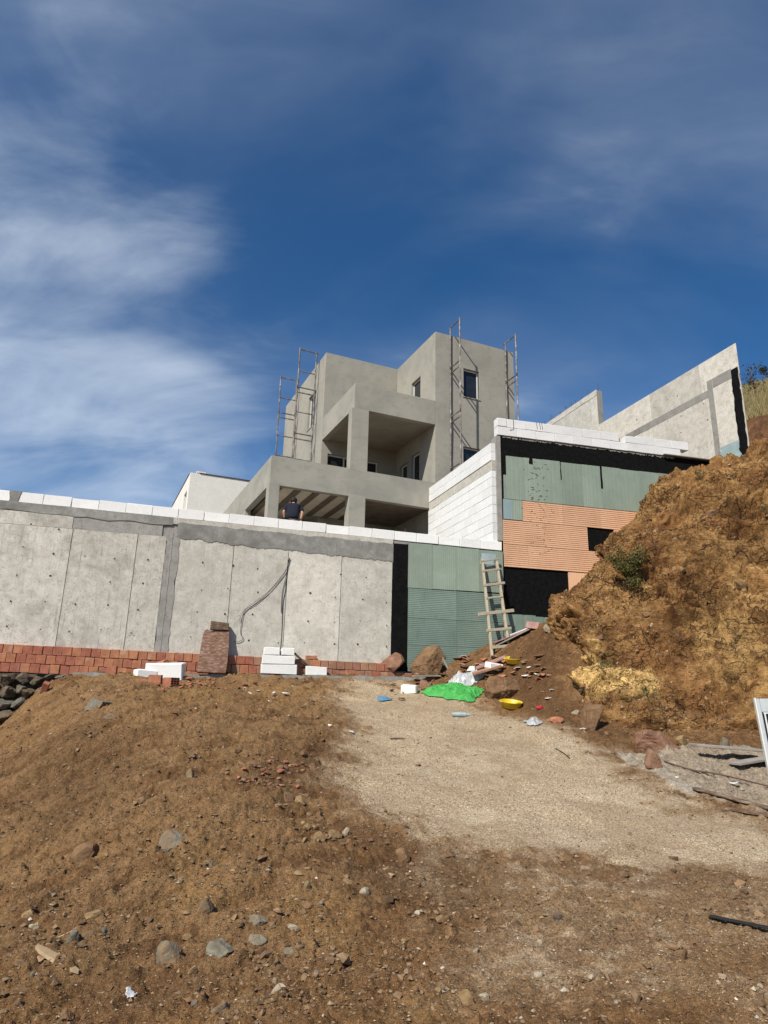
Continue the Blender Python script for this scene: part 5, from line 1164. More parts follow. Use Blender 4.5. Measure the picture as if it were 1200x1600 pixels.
def build_stone_wall():
    root = empty('stone_wall', Matrix.Translation(Vector(WALL.w(-8.6, -0.35, 1.0))), 'dark dry stone wall below the brick courses at the left edge', 'stone wall')
    S = [(10,1061,27,21,'rock_dark'),(37,1061,26,20,'rock_dark'),(58,1062,20,17,'rock_dark'),(10,1080,28,19,'rock_dark'),(30,1077,18,13,'rock_slate'),(42,1083,22,22,'rock_dark'),(6,1100,28,22,'rock_slate'),(30,1099,25,18,'rock_slate'),
         (8,1119,30,20,'rock_dark'),(30,1118,18,17,'rock_dark'),(8,1140,24,20,'rock_brown'),(-16,1070,28,22,'rock_dark'),(-20,1095,30,24,'rock_dark'),(-18,1122,30,24,'rock_slate'),(-45,1062,30,22,'rock_dark'),(-48,1088,30,24,'rock_slate'),(-50,1115,32,26,'rock_dark'),
         (48,1100,20,16,'rock_dark'),(60,1082,16,14,'rock_dark'),(78,1058,22,9,'rock_slate'),(98,1058,24,8,'rock_slate'),(118,1058,22,7,'rock_grey')]
    for i, (x, y, w_, h_, mt) in enumerate(S):
        b = -0.30-0.02*(i % 3)-max(0, (y-1060))*0.0035; a, z = WALL.onb(x, y, b); k = 71
        me = rock_mesh('stone', 200+i, (w_/k*1.06, 0.5, h_/k*1.08), M[mt], 3, 14, 0.05)
        place('stone', me, frame_matrix(WALL, a, b+0.1, z-h_/k*.54), root)
    # dark packing of earth behind the stones
    m = MB(WALL); a1, z1 = WALL.onb(112, 1056, -0.2); m.box(-12, -7.6, -0.17, -0.152, 0.3, 1.97); m.build('packing', M['rock_dark'], root)
build_stone_wall()

# ------------------------------------------------------------------ blocks, bricks and boards in front of the wall
def hollow_brick(name, M4, label, cat='brick', mat='brick', L=0.19, W_=0.135, H_=0.19, group=None):
    """brick with a grid of cells open at both ends (axis x)"""
    root = None; m = MB(); t = 0.011; ny, nz = 3, 4; ys = np.linspace(-W_/2, W_/2, ny+1); zs = np.linspace(0, H_, nz+1); mi = []
    def q(V, i=0): m.add(V, [(0, 1, 2, 3)], i)
    for s in (-1, 1):
        x = s*L/2
        for i in range(ny):
            for j in range(nz):
                y0, y1, z0, z1 = ys[i], ys[i+1], zs[j], zs[j+1]; c = [(x, y0, z0), (x, y1, z0), (x, y1, z1), (x, y0, z1)]; d = [(x, y0+t, z0+t), (x, y1-t, z0+t), (x, y1-t, z1-t), (x, y0+t, z1-t)]
                e = [(x-s*L*.45, *p[1:]) for p in d]
                for k in range(4): q([c[k], c[(k+1) % 4], d[(k+1) % 4], d[k]]); q([d[k], d[(k+1) % 4], e[(k+1) % 4], e[k]], 1)
                q(e, 1)
    for (V) in ([(-L/2, -W_/2, 0), (L/2, -W_/2, 0), (L/2, -W_/2, H_), (-L/2, -W_/2, H_)], [(-L/2, W_/2, 0), (L/2, W_/2, 0), (L/2, W_/2, H_), (-L/2, W_/2, H_)], [(-L/2, -W_/2, 0), (L/2, -W_/2, 0), (L/2, W_/2, 0), (-L/2, W_/2, 0)], [(-L/2, -W_/2, H_), (L/2, -W_/2, H_), (L/2, W_/2, H_), (-L/2, W_/2, H_)]): q(V)
    me = mesh_of(name, m.V, m.F, [M[mat], M['brick_core']]); me.polygons.foreach_set('material_index', m.mi)
    return place(name, me, M4, None, label, cat, group)
def T(p, rz=0, rx=0, ry=0): return Matrix.Translation(Vector(tuple(p))) @ Matrix.Rotation(rz, 4, 'Z') @ Matrix.Rotation(ry, 4, 'Y') @ Matrix.Rotation(rx, 4, 'X')
def foam_block(name, size, M4, label, mat='aac', c=0.012, seed=0, chips=4, cat='block', group=None):
    V, F = chipped(None, seed, *size, c, chips); return place(name, mesh_of(name, V, F, M[mat]), M4, None, label, cat, group)
def build_items():
    # white slabs on the left
    p = gpos(222, 1066); foam_block('white_slab', (0.42, 0.5, 0.24), T(p+(0, .1, -.03), .5, 0, .05), 'smaller white foam slab lying at the left of the pair', seed=1, c=.02)
    p = gpos(252, 1068); foam_block('white_slab', (0.78, 0.34, 0.36), T(p+(0.02, .15, -.05), .06, .1, -.02), 'large white foam block propped beside the red bricks', seed=2, c=.015)
    p = gpos(163, 1062); hollow_brick('brick', T(p+(0, .1, -.02), .1, 0, math.pi/2) @ Matrix.Translation((-.1, 0, 0)), 'red hollow brick standing alone upright at the left', L=0.22)
    p = gpos(240, 1077); hollow_brick('brick', T(p+(0, .05, -.02), .05), 'left of the red bricks lying before the white block', L=0.24)
    p = gpos(253, 1066); z = p[2]; hollow_brick('brick', T((p[0], p[1]+.05, z+.13), -.5, .4, -.2), 'red brick tilted on top of the small heap', L=0.24)
    p = gpos(266, 1079); hollow_brick('brick', T(p+(0, .0, -.01), -.65, .0, 0), 'red hollow brick with its open cells facing the camera', L=0.26, W_=.2)
    p = gpos(222, 1073); foam_block('brick', (.22, .14, .09), T(p+(0, .05, -.02), .2), 'flat dark red brick half hidden left of the heap', 'brick', .006, 3, 1, 'brick')
    p = WALL.w(-8.02, -0.62, 0); p[2] = ground_h(p[0], p[1])[0]; pp = atY(68, 1078, 13.9); foam_block('brick', (.12, .1, .24), T((pp[0], pp[1], pp[2]-.06), .3, .5, .3), 'pinkish red brick leaning beside the dark stone wall', 'brick', .006, 5, 1, 'brick')
    # board propped on the wall with a brick on top
    a0, z0 = WALL.onb(331, 1056, -0.45); a1, z1 = WALL.onb(338, 988, -0.12)
    base = Vector(WALL.w(a0, -0.50, 2.10)); top = Vector(WALL.w(a1-.04, -0.12, z1+0.02)); root = empty('leaning_board', Matrix.Translation(base), 'weathered brown board leaning on the wall', 'board')
    d = top-base; up = d.normalized(); side = Vector(WALL.A); nn = side.cross(up).normalized(); R = Matrix((side, nn, up)).transposed()
    prof = [(-.32, 0), (.29, 0), (.32, .25), (.33, .6), (.33, 1), (-.13, 1.0), (-.15, 1.03), (-.22, 1.0), (-.26, .85), (-.30, .4)]
    L_ = d.length; m = MB(); n = len(prof)
    V = [base+R @ Vector((x, -.035, z*L_)) for x, z in prof]+[base+R @ Vector((x, .035, z*L_)) for x, z in prof]
    m.add(V, [tuple(range(n)), tuple(range(2*n-1, n-1, -1))]+[(i, (i+1) % n, n+(i+1) % n, n+i) for i in range(n)]); m.build('board', M['board_red'], root)
    for k in range(9):
        r = random.Random(k); x0 = r.uniform(-.25, 0); m = MB(); zc = L_*(.1+.09*k); m.obox(base+R @ Vector((r.uniform(-.05, .08), -.042, zc)), (r.uniform(.25, .45), .012, r.uniform(.03, .06)), R, .003); m.build('batten', M['board_red'], root)
    foam_block('brick', (.42, .15, .2), T(tuple(Vector(WALL.w(a1+.06, -0.12, z1+0.045))), WALL.th+.03, 0, .03), 'dark brown brick lying on top of the leaning board', 'wood_brown', .012, 9, 3, 'brick')
    # stack of white blocks
    a0, _ = WALL.onb(435, 1056, -0.33); zf = 2.09+.035
    def wb(da, dz, L, H_, nm, lab, sd, db=0.0, mat='aac'): return foam_block('block', (L, .20, H_), frame_matrix(WALL, a0+da, -0.30+db, zf+dz) @ Matrix.Rotation(random.uniform(-.03, .03), 4, 'Z'), lab, mat, .008, sd, 4)
    wb(0, 0, .82, .22, '', 'bottom white block of the stack against the bricks', 21); wb(-.02, .222, .76, .20, '', 'middle white block of the stack against the bricks', 22); wb(-.19, .424, .36, .17, '', 'left of the two short blocks topping the white stack', 23); wb(.18, .424, .30, .17, '', 'right of the two short blocks topping the white stack', 24)
    a1, _ = WALL.onb(494, 1056, -0.33); foam_block('block', (.50, .16, .21), frame_matrix(WALL, a1, -0.30, 2.12), 'single white block lying right of the white stack', 'aac', .01, 25, 5)
    a2, _ = WALL.onb(461, 1040, -0.2); m = MB(WALL); m.beam((a2-.05, -.30, 2.62), (a2+.32, -.24, 2.33), .1, .03); m.build('plank', M['wood_brown'], None, 'short brown plank slanting down from the white block stack', 'plank')
    a3, z3 = WALL.onb(487, 1024, -0.15); foam_block('brick', (.26, .12, .09), frame_matrix(WALL, a3, -0.09, zbr(a3)-.0), 'single half brick lying on top of the brick courses', 'brick', .006, 31, 1, 'brick')
    # white offcut near tarp
    p = gpos(640, 1082); foam_block('block', (.36, .22, .22), T(p+(0, .1, -.02), -.25, .1), 'broken white block offcut left of the green tarp', 'aac', .02, 41, 6)
    p = gpos(772, 1056); foam_block('block', (.36, .25, .17), T(p+(0, .1, .12), .4, .2, .1), 'dirty white block chunk above the broad boulder', 'aac', .02, 43, 6)
    # slab and plank lying along the foot, bar across boulders
    m = MB(WALL); a, z = WALL.onb(665, 1056, -.5); m.beam((a-.35, -.6, 2.17), (a+.35, -.52, 2.2), .14, .035); m.build('plank', M['board_grey'], None, 'grey plank lying before the two boulders', 'plank')
    m = MB(WALL); a, z = WALL.onb(680, 1030, -.3); m.beam((a+.03, -.42, 2.82), (a+.32, -.5, 2.28), .05, .05); m.build('batten', M['board_grey'], None, 'thin batten leaning over the pointed boulder', 'batten')
build_items()

# ------------------------------------------------------------------ ladder
def build_ladder():
    def at(x, y, b): a, z = WALL.onb(x, y, b); return Vector(WALL.w(a, b, z))
    def rail(x0, y0, x1, y1): return at(x0, y0, -.10), at(x1, y1, -0.95)
    tl, bl = rail(753.5, 875, 769.5, 1033); tr, br = rail(775.5, 874, 797, 1026)
    bl.z = min(bl.z, ground_h(bl.x, bl.y)[0]-.0) if bl.z > ground_h(bl.x, bl.y)[0] else bl.z; 
    for b_ in (bl, br):
        g = ground_h(b_.x, b_.y)[0]
        if b_.z > g: b_.z = g-.02
    root = empty('ladder', Matrix.Translation((bl+br)/2), 'homemade wooden ladder leaning on the green boards', 'ladder')
    m = MB(); m.beam(tl, bl, .06, .085); m.build('rail', M['wood'], root); m = MB(); m.beam(tr, br, .06, .085); m.build('rail', M['wood'], root)
    H = (1033-875)
    for yl, ovl, ovr, w_ in ((877, .05, .05, .045), (894, .04, .05, .05), (917.5, .06, .12, .065), (938.5, .02, .02, .045), (962, .28, .26, .08), (988, .10, .12, .065), (1013.5, .02, .05, .07)):
        t = (yl-875)/H; p = tl.lerp(bl, t*1.0); t2 = (yl-3-874)/(1026-874); q = tr.lerp(br, t2); d = (q-p).normalized(); f = Vector(tuple(-WALL.B))*.05
        m = MB(); m.beam(p-d*ovl+f, q+d*ovr+f, .035, w_); m.build('rung', M['wood'], root)
build_ladder()

# ------------------------------------------------------------------ basins, tarp, rubbish
def basin(px, py, wpx, label, rz=0, tilt=(0, 0), extra=0.0):
    p = gpos(px, py); k = FPX/p[1]*1.04; R_ = wpx/k/2; root = empty('basin', T(p+(0, R_, extra), rz, tilt[0], tilt[1]), label, 'basin')
    n = 28; prof = [(0, .012), (.72, .012), (.78, .05), (.95, .56), (1.0, .60), (1.03, .585), (.98, .54), (.80, .03), (.74, -.0), (0, -.0)]; V = []; F = []
    for r_, h in prof:
        for i in range(n): t = 2*math.pi*i/n; V.append((r_*R_*math.cos(t), r_*R_*math.sin(t), h*R_))
    for j in range(len(prof)-1):
        for i in range(n): F.append((j*n+i, j*n+(i+1) % n, (j+1)*n+(i+1) % n, (j+1)*n+i))
    o = place('bowl', mesh_of('bowl', V, F, M['yellow'], True), mworld(root), root)
    m = MB(); m.obox((-R_*1.08, 0, R_*.56), (R_*.16, R_*.5, .012), Matrix.Identity(3), .003); h = m.build('handle', M['yellow'], None, origin=(0, 0, 0)); setmat(h, mworld(root), root)
    return root
def cloth(name, poly, mat, label, cat, h=0.09, seed=1, n=46, fold=6.0, dirv=(1, .35), kind=None, lift=0.02):
    W = [ghit(*q)[:2] for q in poly]; P = np.array(W); x0, y0 = P.min(0); x1, y1 = P.max(0); xs = np.linspace(x0-.05, x1+.05, n*2); ys = np.linspace(y0-.05, y1+.05, n)
    X, Y = np.meshgrid(xs, ys, indexing='ij'); x, y = X.ravel(), Y.ravel(); pp = np.c_[x, y, np.zeros_like(x)+seed]
    sd = poly_sdf(x, y, W)+0.06*fbm(pp*4, 3); u = x*dirv[0]+y*dirv[1]; q = np.c_[u*fold*.35, (y*dirv[0]-x*dirv[1])*fold, np.zeros_like(x)+seed]
    e = sstep(sd, 0, 0.18); z = ground_h(x, y)+lift+e*h*(0.4+0.6*ridged(q+0.6*fbm(pp*2, 2)[:, None], 3)+0.4*fbm(pp*3, 4))
    z = np.maximum(z, ground_h(x, y)+0.008)
    keep = sd > 0; F = grid_faces(len(xs), len(ys)); F = F[keep[F].all(1)]; V = np.c_[x, y, z]
    used = np.unique(F); mp = np.zeros(len(V), int); mp[used] = np.arange(len(used)); V = V[used]; o_ = V.mean(0); o_[2] = V[:, 2].min()
    me = fast_mesh(name, V-o_, mp[F], M[mat], True); ob = place(name, me, Matrix.Translation(Vector(o_)), None, label, cat)
    s = ob.modifiers.new('solid', 'SOLIDIFY'); s.thickness = 0.006; s.offset = 1; return ob
def build_rubbish():
    basin(802, 1110, 35, 'lower yellow plastic basin right of the broad boulder', .3, (.20, .0), .07)
    basin(806, 1045, 29, 'upper yellow plastic basin resting on the dirt slope', .2, (.22, -.1), .10)
    cloth('tarp', [(655,1082),(680,1074),(715,1073),(757,1076),(750,1090),(742,1100),(715,1097),(690,1090)], 'tarp', 'crumpled bright green tarp on the gravel', 'tarp', .12, 3, n=80, fold=15, dirv=(1, -.25))
    p = atY(862, 975, 15.7); m = MB()
    r = random.Random(2)
    for k in range(7):
        c = Vector(p)+Vector((r.uniform(-.12, .12), r.uniform(-.1, .1), r.uniform(-.12, .1))); m.obox(c, (.16, .012, .10), Matrix.Rotation(r.uniform(0, 3), 3, 'Z') @ Matrix.Rotation(r.uniform(-1, 1), 3, 'X'), .002)
    m.build('plastic_sheet', M['tarp'], None, 'small scrap of green plastic at the foot of the earth bank', 'plastic')
    p = gpos(720, 1119); m = MB(); m.tube([tuple(p+(-.17, -.0, .045)), tuple(p+(-.02, .0, .045)), tuple(p+(.1, .01, .045)), tuple(p+(.12, .01, .045)), tuple(p+(.17, .015, .045))], [.042, .045, .045, .03, .03], 12); m.build('tube', M['blue_film'], None, 'pale blue tube lying on the gravel before the tarp', 'tube', smooth=False)
    cloth('blue_scrap', [(588,1092),(600,1089),(612,1091),(611,1095),(598,1097),(590,1096)], 'blue_bit', 'flat blue plastic scrap on the gravel', 'scrap', .05, 5, 20)
    cloth('plastic_bag', [(190,1560),(205,1552),(222,1562),(222,1575),(205,1578),(192,1572)], 'film', 'crumpled clear grey plastic bag on the dirt at bottom left', 'plastic bag', .05, 7, 24, 14)
    cloth('film_heap', [(700,1066),(722,1058),(748,1050),(770,1046),(748,1066),(725,1076),(705,1078)], 'film', 'heap of grey plastic film beneath the ladder', 'plastic film', .16, 11, 40, 10)
    cloth('film_strip', [(820,1128),(838,1124),(850,1132),(838,1140),(822,1138)], 'film', 'torn grey film right of the lower basin', 'plastic film', .10, 13, 24, 12)
    r = random.Random(6)
    def flake(x, y, s, mat, lab, gr=None, cat='scrap', nm='scrap'):
        p = gpos(x, y); k = FPX/p[1]; w_ = s/k; n = 6; m = MB(); V = [(w_/2*r.uniform(.5, 1.1)*math.cos(2*math.pi*i/n), w_/2*r.uniform(.4, .9)*math.sin(2*math.pi*i/n), r.uniform(0, .35)*w_) for i in range(n)]
        V = V+[(v[0], v[1], v[2]+.012) for v in V]; m.add([tuple(p+np.array(v)) for v in V], [tuple(range(n-1, -1, -1)), tuple(range(n, 2*n))]+[(i, (i+1) % n, n+(i+1) % n, n+i) for i in range(n)]); return m.build(nm, M[mat], None, lab, cat, gr)
    for x, y, s in ((446,1096,13),(384,1085,13),(403,1091,8),(428,1093,10),(423,1100,9),(458,1081,9),(390,1090,9),(549,1150,13),(516,1142,9),(452,1099,8)): flake(x, y, s, 'paper', 'white scrap on the gravel before the concrete wall', 'white scraps before the wall')
    for x, y, s, l in ((1148,1230,15,'torn white paper on the cement spill'),(1058,1220,10,'small white scrap at the edge of the cement spill'),(827,1047,10,'white scrap on the dirt slope beside the upper basin'),(858,1092,14,'white scrap on the dirt right of the broad boulder'),(912,1143,12,'pale scrap left of the rounded boulder'),(862,1082,9,'cream scrap on dark dirt above the boulder toe')): flake(x, y, s, 'paper', l)
    for x, y, s, l in ((738,1050,22,'grey white sheet fragment leaning by the ladder foot'),(720,1058,15,'crumpled white fragment left of the ladder foot'),(757,1043,16,'white plaster fragment under the ladder foot')): flake(x, y, s, 'paper', l, None, 'rubble', 'rubble_chunk')
    p = gpos(843, 1108); m = MB(); m.tube([tuple(p+(-.06, 0, .03)), tuple(p+(.03, 0, .05)), tuple(p+(.08, .02, .03))], [.03, .05, .03], 8); m.build('red_cap', mat_simple('red_plastic', (.45, .03, .04), .1), None, 'small red plastic bit beside the lower basin', 'plastic')
    # crushed red brick on the plateau
    for _ in range(60): flake(r.gauss(320, 32), r.gauss(1078, 5.5), r.uniform(5, 11), 'brick', 'shard of crushed red brick before the leaning board', 'crushed brick before the board', 'brick', 'brick_fragment')
    for _ in range(30): flake(r.gauss(418, 30), r.gauss(1218, 14), r.uniform(5, 12), r.choice(('brick', 'brick_tan')), 'shard of broken brick in the upper rubble patch', 'broken brick in the rubble patch', 'brick', 'brick_fragment')
    for _ in range(36): flake(r.uniform(600, 860), r.gauss(1072, 10), r.uniform(5, 13), r.choice(('brick', 'rock_ochre', 'brick_tan', 'rock_brown')), 'bit of mixed rubble along the wall foot', 'rubble along the wall foot', 'rubble', 'rubble_chunk')
    for _ in range(64): flake(r.uniform(690, 850), r.uniform(1028, 1064), r.uniform(7, 20), r.choice(('brick', 'paper', 'brick_tan', 'rock_brown', 'rock_brown', 'rock_ochre')), 'broken piece in the rubble heap around the ladder foot', 'rubble heap round the ladder', 'rubble', 'rubble_chunk')
    # pink boards by the ladder
    def board(p, q, Yp, Yq, w_, t, mat, lab, roll=0.0, nm='board'):
        P, Q = Vector(tuple(atY(*p, Yp))), Vector(tuple(atY(*q, Yq)))
        for v in (P, Q): v.z = max(v.z, ground_h(v.x, v.y)[0]+.02)
        m = MB(); m.beam(P, Q, w_, t, .004, roll); m.build(nm, M[mat], None, lab, 'board')
    board((744,1044),(790,1026),16.0,15.9,.20,.035,'pink','pink foam board slanting in front of the ladder foot', .3)
    board((738,1053),(783,1040),15.8,15.7,.22,.05,'brick_tan','tan broken tile slab before the pink board', .2)
    board((776,1003),(838,990),16.9,16.5,.45,.03,'pink','upper of the stacked pink boards right of the ladder', .15)
    board((778,1009),(830,997),16.8,16.4,.40,.03,'board_grey','lower of the stacked boards right of the ladder', .1)
    board((788,997),(842,986),17.0,16.6,.35,.03,'paper','pale edged board on top of the stack right of the ladder', .1)
    board((822,976),(842,985),16.4,16.3,.22,.03,'pink','short pink scrap board tipped up near the earth bank', .9)
    # sticks
    def stick(pts, r_, mat, lab, nm='stick'):
        m = MB(); P = [gpos(x, y)+np.array((0, 0, r_*1.2)) for x, y in pts]; m.tube([tuple(q) for q in catmull(P, len(P)*3)], r_, 6); m.build(nm, M[mat], None, lab, 'stick')
    stick([(80,1485),(110,1479),(135,1470),(158,1464)], .006, 'wood_straw', 'thin straw coloured stick on the lower left dirt')
    stick([(436,1214),(460,1218),(488,1217)], .007, 'rust', 'thin dark twig in the upper rubble patch')
    stick([(456,1240),(472,1246),(486,1251)], .008, 'wood_brown', 'brown twig beside the rubble strip')
    stick([(868,1172),(880,1178),(890,1184)], .008, 'cable', 'short dark wire on the gravel track')
    stick([(610,1156),(622,1155),(632,1155)], .012, 'wood_brown', 'short dark twig on the pale gravel')
    p, q = gpos(50, 1528), gpos(120, 1543); m = MB(); d = q-p; n = np.array([-d[1], d[0], 0]); n /= np.linalg.norm(n)
    V = []; 
    for t, w_ in ((0, .012), (.15, .03), (.4, .036), (.7, .034), (.9, .016), (1, .003)):
        c = p+d*t+np.array((0, 0, .012)); V += [tuple(c-n*w_), tuple(c+n*w_), tuple(c+n*w_*.8+np.array((0, 0, .022))), tuple(c-n*w_*.8+np.array((0, 0, .018)))]
    F = [(4*i+j, 4*i+(j+1) % 4, 4*i+4+(j+1) % 4, 4*i+4+j) for i in range(5) for j in range(4)]+[(0, 1, 2, 3), (20, 21, 22, 23)]; m.add(V, F); m.build('wood_splinter', M['wood_straw'], None, 'pale splintered piece of wood on the bottom left dirt', 'wood')
    # black rubber strip at the right edge
    p, q = gpos(1110, 1445), gpos(1215, 1472); m = MB(); m.beam(Vector(tuple(p+(0, 0, .015))), Vector(tuple(q+(0, 0, .015))), .05, .012); m.build('rubber_strip', M['black_rubber'], None, 'black strip lying at the right edge of the track', 'strip')
    # cement covered planks and rods on the spill
    def plank(a, b, w_, t, mat, lab, lift=.05):
        P, Q = gpos(*a)+np.array((0, 0, lift)), gpos(*b)+np.array((0, 0, lift)); m = MB(); m.beam(Vector(tuple(P)), Vector(tuple(Q)), w_, t, .006); m.build('plank', M[mat], None, lab, 'plank')
    plank((1086,1189),(1190,1190),.28,.04,'board_grey','upper cement covered plank at the right edge', .12)
    plank((1148,1203),(1215,1196),.22,.04,'board_grey','lower cement covered plank resting under the upper one', .07)
    plank((1085,1236),(1215,1275),.10,.03,'wood_brown','long brown batten along the edge of the cement spill', .025)
    plank((1135,1262),(1215,1286),.09,.03,'wood_brown','short brown batten nearest the gravel track', .02)
    stick([(1038,1196),(1080,1209),(1130,1221),(1210,1240)], .011, 'rust', 'long thin rod lying across the cement spill', 'rod')
build_rubbish()
def build_door():
    """white enamelled appliance door with dark window, leaning at the right edge"""
    b0 = gpos(1204, 1214); k = FPX/b0[1]
    R = Matrix.Rotation(math.radians(-10), 3, 'Z') @ Matrix.Rotation(math.radians(-9), 3, 'X'); Rt = Matrix.Rotation(math.radians(1), 3, 'Y')
    R = R @ Rt.inverted(); root = empty('appliance_door', Matrix.Translation(Vector(tuple(b0))) @ R.to_4x4(), 'white enamelled appliance with dark window standing at the right edge', 'appliance')
    W_, H_ = 0.62, 1.13
    def part(nm, mb, mat, par=root):
        o = mb.build(nm, M[mat], None, origin=(0, 0, 0)); setmat(o, mworld(root), par); return o
    m = MB()
    for bx in ((0, .062, 0, .05, -.05, H_), (W_-.075, W_, 0, .05, -.05, H_), (.064, W_-.077, 0, .05, -.05, .38), (.064, W_-.077, 0, .05, H_-.20, H_)): m.box(*bx, .008)
    fr = part('frame', m, 'enamel'); m = MB(); m.box(.06, W_-.07, .012, .03, .36, H_-.18); part('window', m, 'glass')
    m = MB(); m.box(-.012, .012, -.012, .06, -.05, H_+.01, .005); part('edge_trim', m, 'pvc')
    m = MB(); m.tube([(.08+.015, .0, .40), (.08+.015, -.006, H_-.22)], .012, 6); m.tube([(.08, .0, H_-.215), (W_-.08, -.004, H_-.215)], .012, 6); part('gasket', m, 'pvc')
    m = MB(); m.box(0.02, W_-.02,   .052, .12, -.05, H_-.01, .01); part('body', m, 'enamel')
build_door()
# ------------------------------------------------------------------ plants
def leaf_cloud(name, centers, radii, n, lsize, mat, parent, seed, aspect=0.45):
    r = np.random.default_rng(seed); k = len(centers); c = np.array(centers); rd = np.array(radii); w_ = rd**2/(rd**2).sum(); idx = r.choice(k, n, p=w_)
    d = r.normal(size=(n, 3)); d /= np.linalg.norm(d, axis=1)[:, None]; P = c[idx]+d*(rd[idx]*r.uniform(0.25, 1.0, n)**0.6)[:, None]
    u = r.normal(size=(n, 3)); u /= np.linalg.norm(u, axis=1)[:, None]; v = np.cross(u, r.normal(size=(n, 3))); v /= np.linalg.norm(v, axis=1)[:, None]; L = lsize*r.uniform(.5, 1.3, n)[:, None]
    V = np.stack([P-u*L, P+v*L*aspect, P+u*L, P-v*L*aspect], 1).reshape(-1, 3); F = np.arange(4*n).reshape(n, 4); tint = np.repeat(np.clip(r.normal(.45, .3, n), 0, 1), 4)
    o_ = V.mean(0); o_[2] = V[:, 2].min(); me = fast_mesh(name, V-o_, F, M[mat], False, {'tint': tint}); return place(name, me, Matrix.Translation(Vector(o_)), parent)
def build_bush():
    p = bank_hit(980, 905); r = random.Random(4); root = empty('bush', Matrix.Translation(Vector(tuple(p))), 'green shrub growing out of the earth bank edge', 'bush')
    cs = []; rs = []; m = MB()
    for k in range(40):
        an = r.uniform(-2.6, 1.2); l = r.uniform(.25, .85); t = p+np.array((math.cos(an)*l*.75-.12, -abs(math.sin(an))*.30-.05, l*.9 if r.random() < .93 else -r.uniform(.05, .3)))
        mid = (p+t)/2+np.array((r.uniform(-.06, .06), -.08, .05)); m.tube([tuple(p), tuple(mid), tuple(t)], [.012, .008, .003], 5); cs += [mid, t, (mid+t)/2]; rs += [.10, .13, .12]
    m.build('stem', M['wood_brown'], root); leaf_cloud('foliage', cs, rs, 6500, .024, 'leaf', root, 3)
    r2 = random.Random(8)
    for (x, y, lab) in ((940,1040,'tiny green weed in the yellow patch of the earth bank'), (1195,800,'dry tuft at the right edge of the earth bank'), (1090,745,'dry tuft on the crest of the earth bank'), (1020,1090,'dry weed at the toe of the earth bank')):
        p = bank_hit(x, y); rt = empty('weed', Matrix.Translation(Vector(tuple(p))), lab, 'plant'); m = MB(); cs = []
        for k in range(7): t = p+np.array((r2.uniform(-.12, .12), -r2.uniform(.02, .12), r2.uniform(.05, .22))); m.tube([tuple(p), tuple(t)], [.005, .002], 4); cs.append(t)
        m.build('stem', M['wood_brown'], rt); leaf_cloud('foliage', cs, [.07]*len(cs), 260, .018, 'leaf', rt, 5)
build_bush()
def hill_at(px, py):
    d = ray(px, py); d = d/np.linalg.norm(d); P = HILLV.reshape(-1, 3)-EYE; t = P@d; q = np.linalg.norm(P-t[:, None]*d, axis=1); return HILLV.reshape(-1, 3)[int(np.argmin(q))]
def build_trees():
    r = random.Random(12)
    for x, y, h, lab in ((1183,634,1.75,'slender sparse tree on the hillside right of the wall'), (1163,622,.7,'tiny shrub on the hillside next to the wall end'), (1197,606,1.1,'low dark shrub on the hill crest at the right edge')):
        p = hill_at(x, y); root = empty('hill_tree', Matrix.Translation(Vector(tuple(p))), lab, 'tree'); m = MB(); cs = []; rs = []
        top = p+np.array((-.1, 0, h)); m.tube([tuple(p-(0, 0, .2)), tuple(p+(0.03, 0, h*.5)), tuple(top)], [.035, .026, .012], 6)
        for k in range(13):
            t = r.uniform(.45, 1); b = p+(top-p)*t; e = b+np.array((r.uniform(-.4, .4), r.uniform(-.3, .3), r.uniform(.05, .3)))*h*.55; m.tube([tuple(b), tuple((b+e)/2+(0, 0, .05)), tuple(e)], [.014, .01, .004], 4); cs.append(e); rs.append(.2*h*.7)
        m.build('trunk', M['wood_brown'], root); leaf_cloud('crown', cs, rs, 480, .045, 'leaf_dark', root, int(x))
build_trees()
def build_grass():
    r = np.random.default_rng(6); nu, nv = HILLV.shape[:2]; n = 26000
    u = r.uniform(0.02, .7, n)*(nu-2); v = r.uniform(.47, .95, n)*(nv-2); i, j = u.astype(int), v.astype(int); fu, fv = (u-i)[:, None], (v-j)[:, None]
    P = (HILLV[i, j]*(1-fu)+HILLV[i+1, j]*fu)*(1-fv)+(HILLV[i, j+1]*(1-fu)+HILLV[i+1, j+1]*fu)*fv
    h = r.uniform(.12, .42, n)[:, None]; an = r.uniform(0, 6.28, n); s = np.c_[np.cos(an), np.sin(an), np.zeros(n)]*.022; lean = np.c_[r.normal(0, .1, n), r.normal(0, .1, n), np.ones(n)]
    V = np.stack([P-s, P+s, P+lean*h], 1).reshape(-1, 3); me = fast_mesh('dry_grass', V, np.arange(3*n).reshape(n, 3), M['grass'], False, {'tint': np.repeat(r.uniform(0, 1, n), 3)})
    place('dry_grass', me, Matrix.Identity(4), None, 'dry yellow grass covering the hillside', 'grass', kind='stuff')
build_grass()

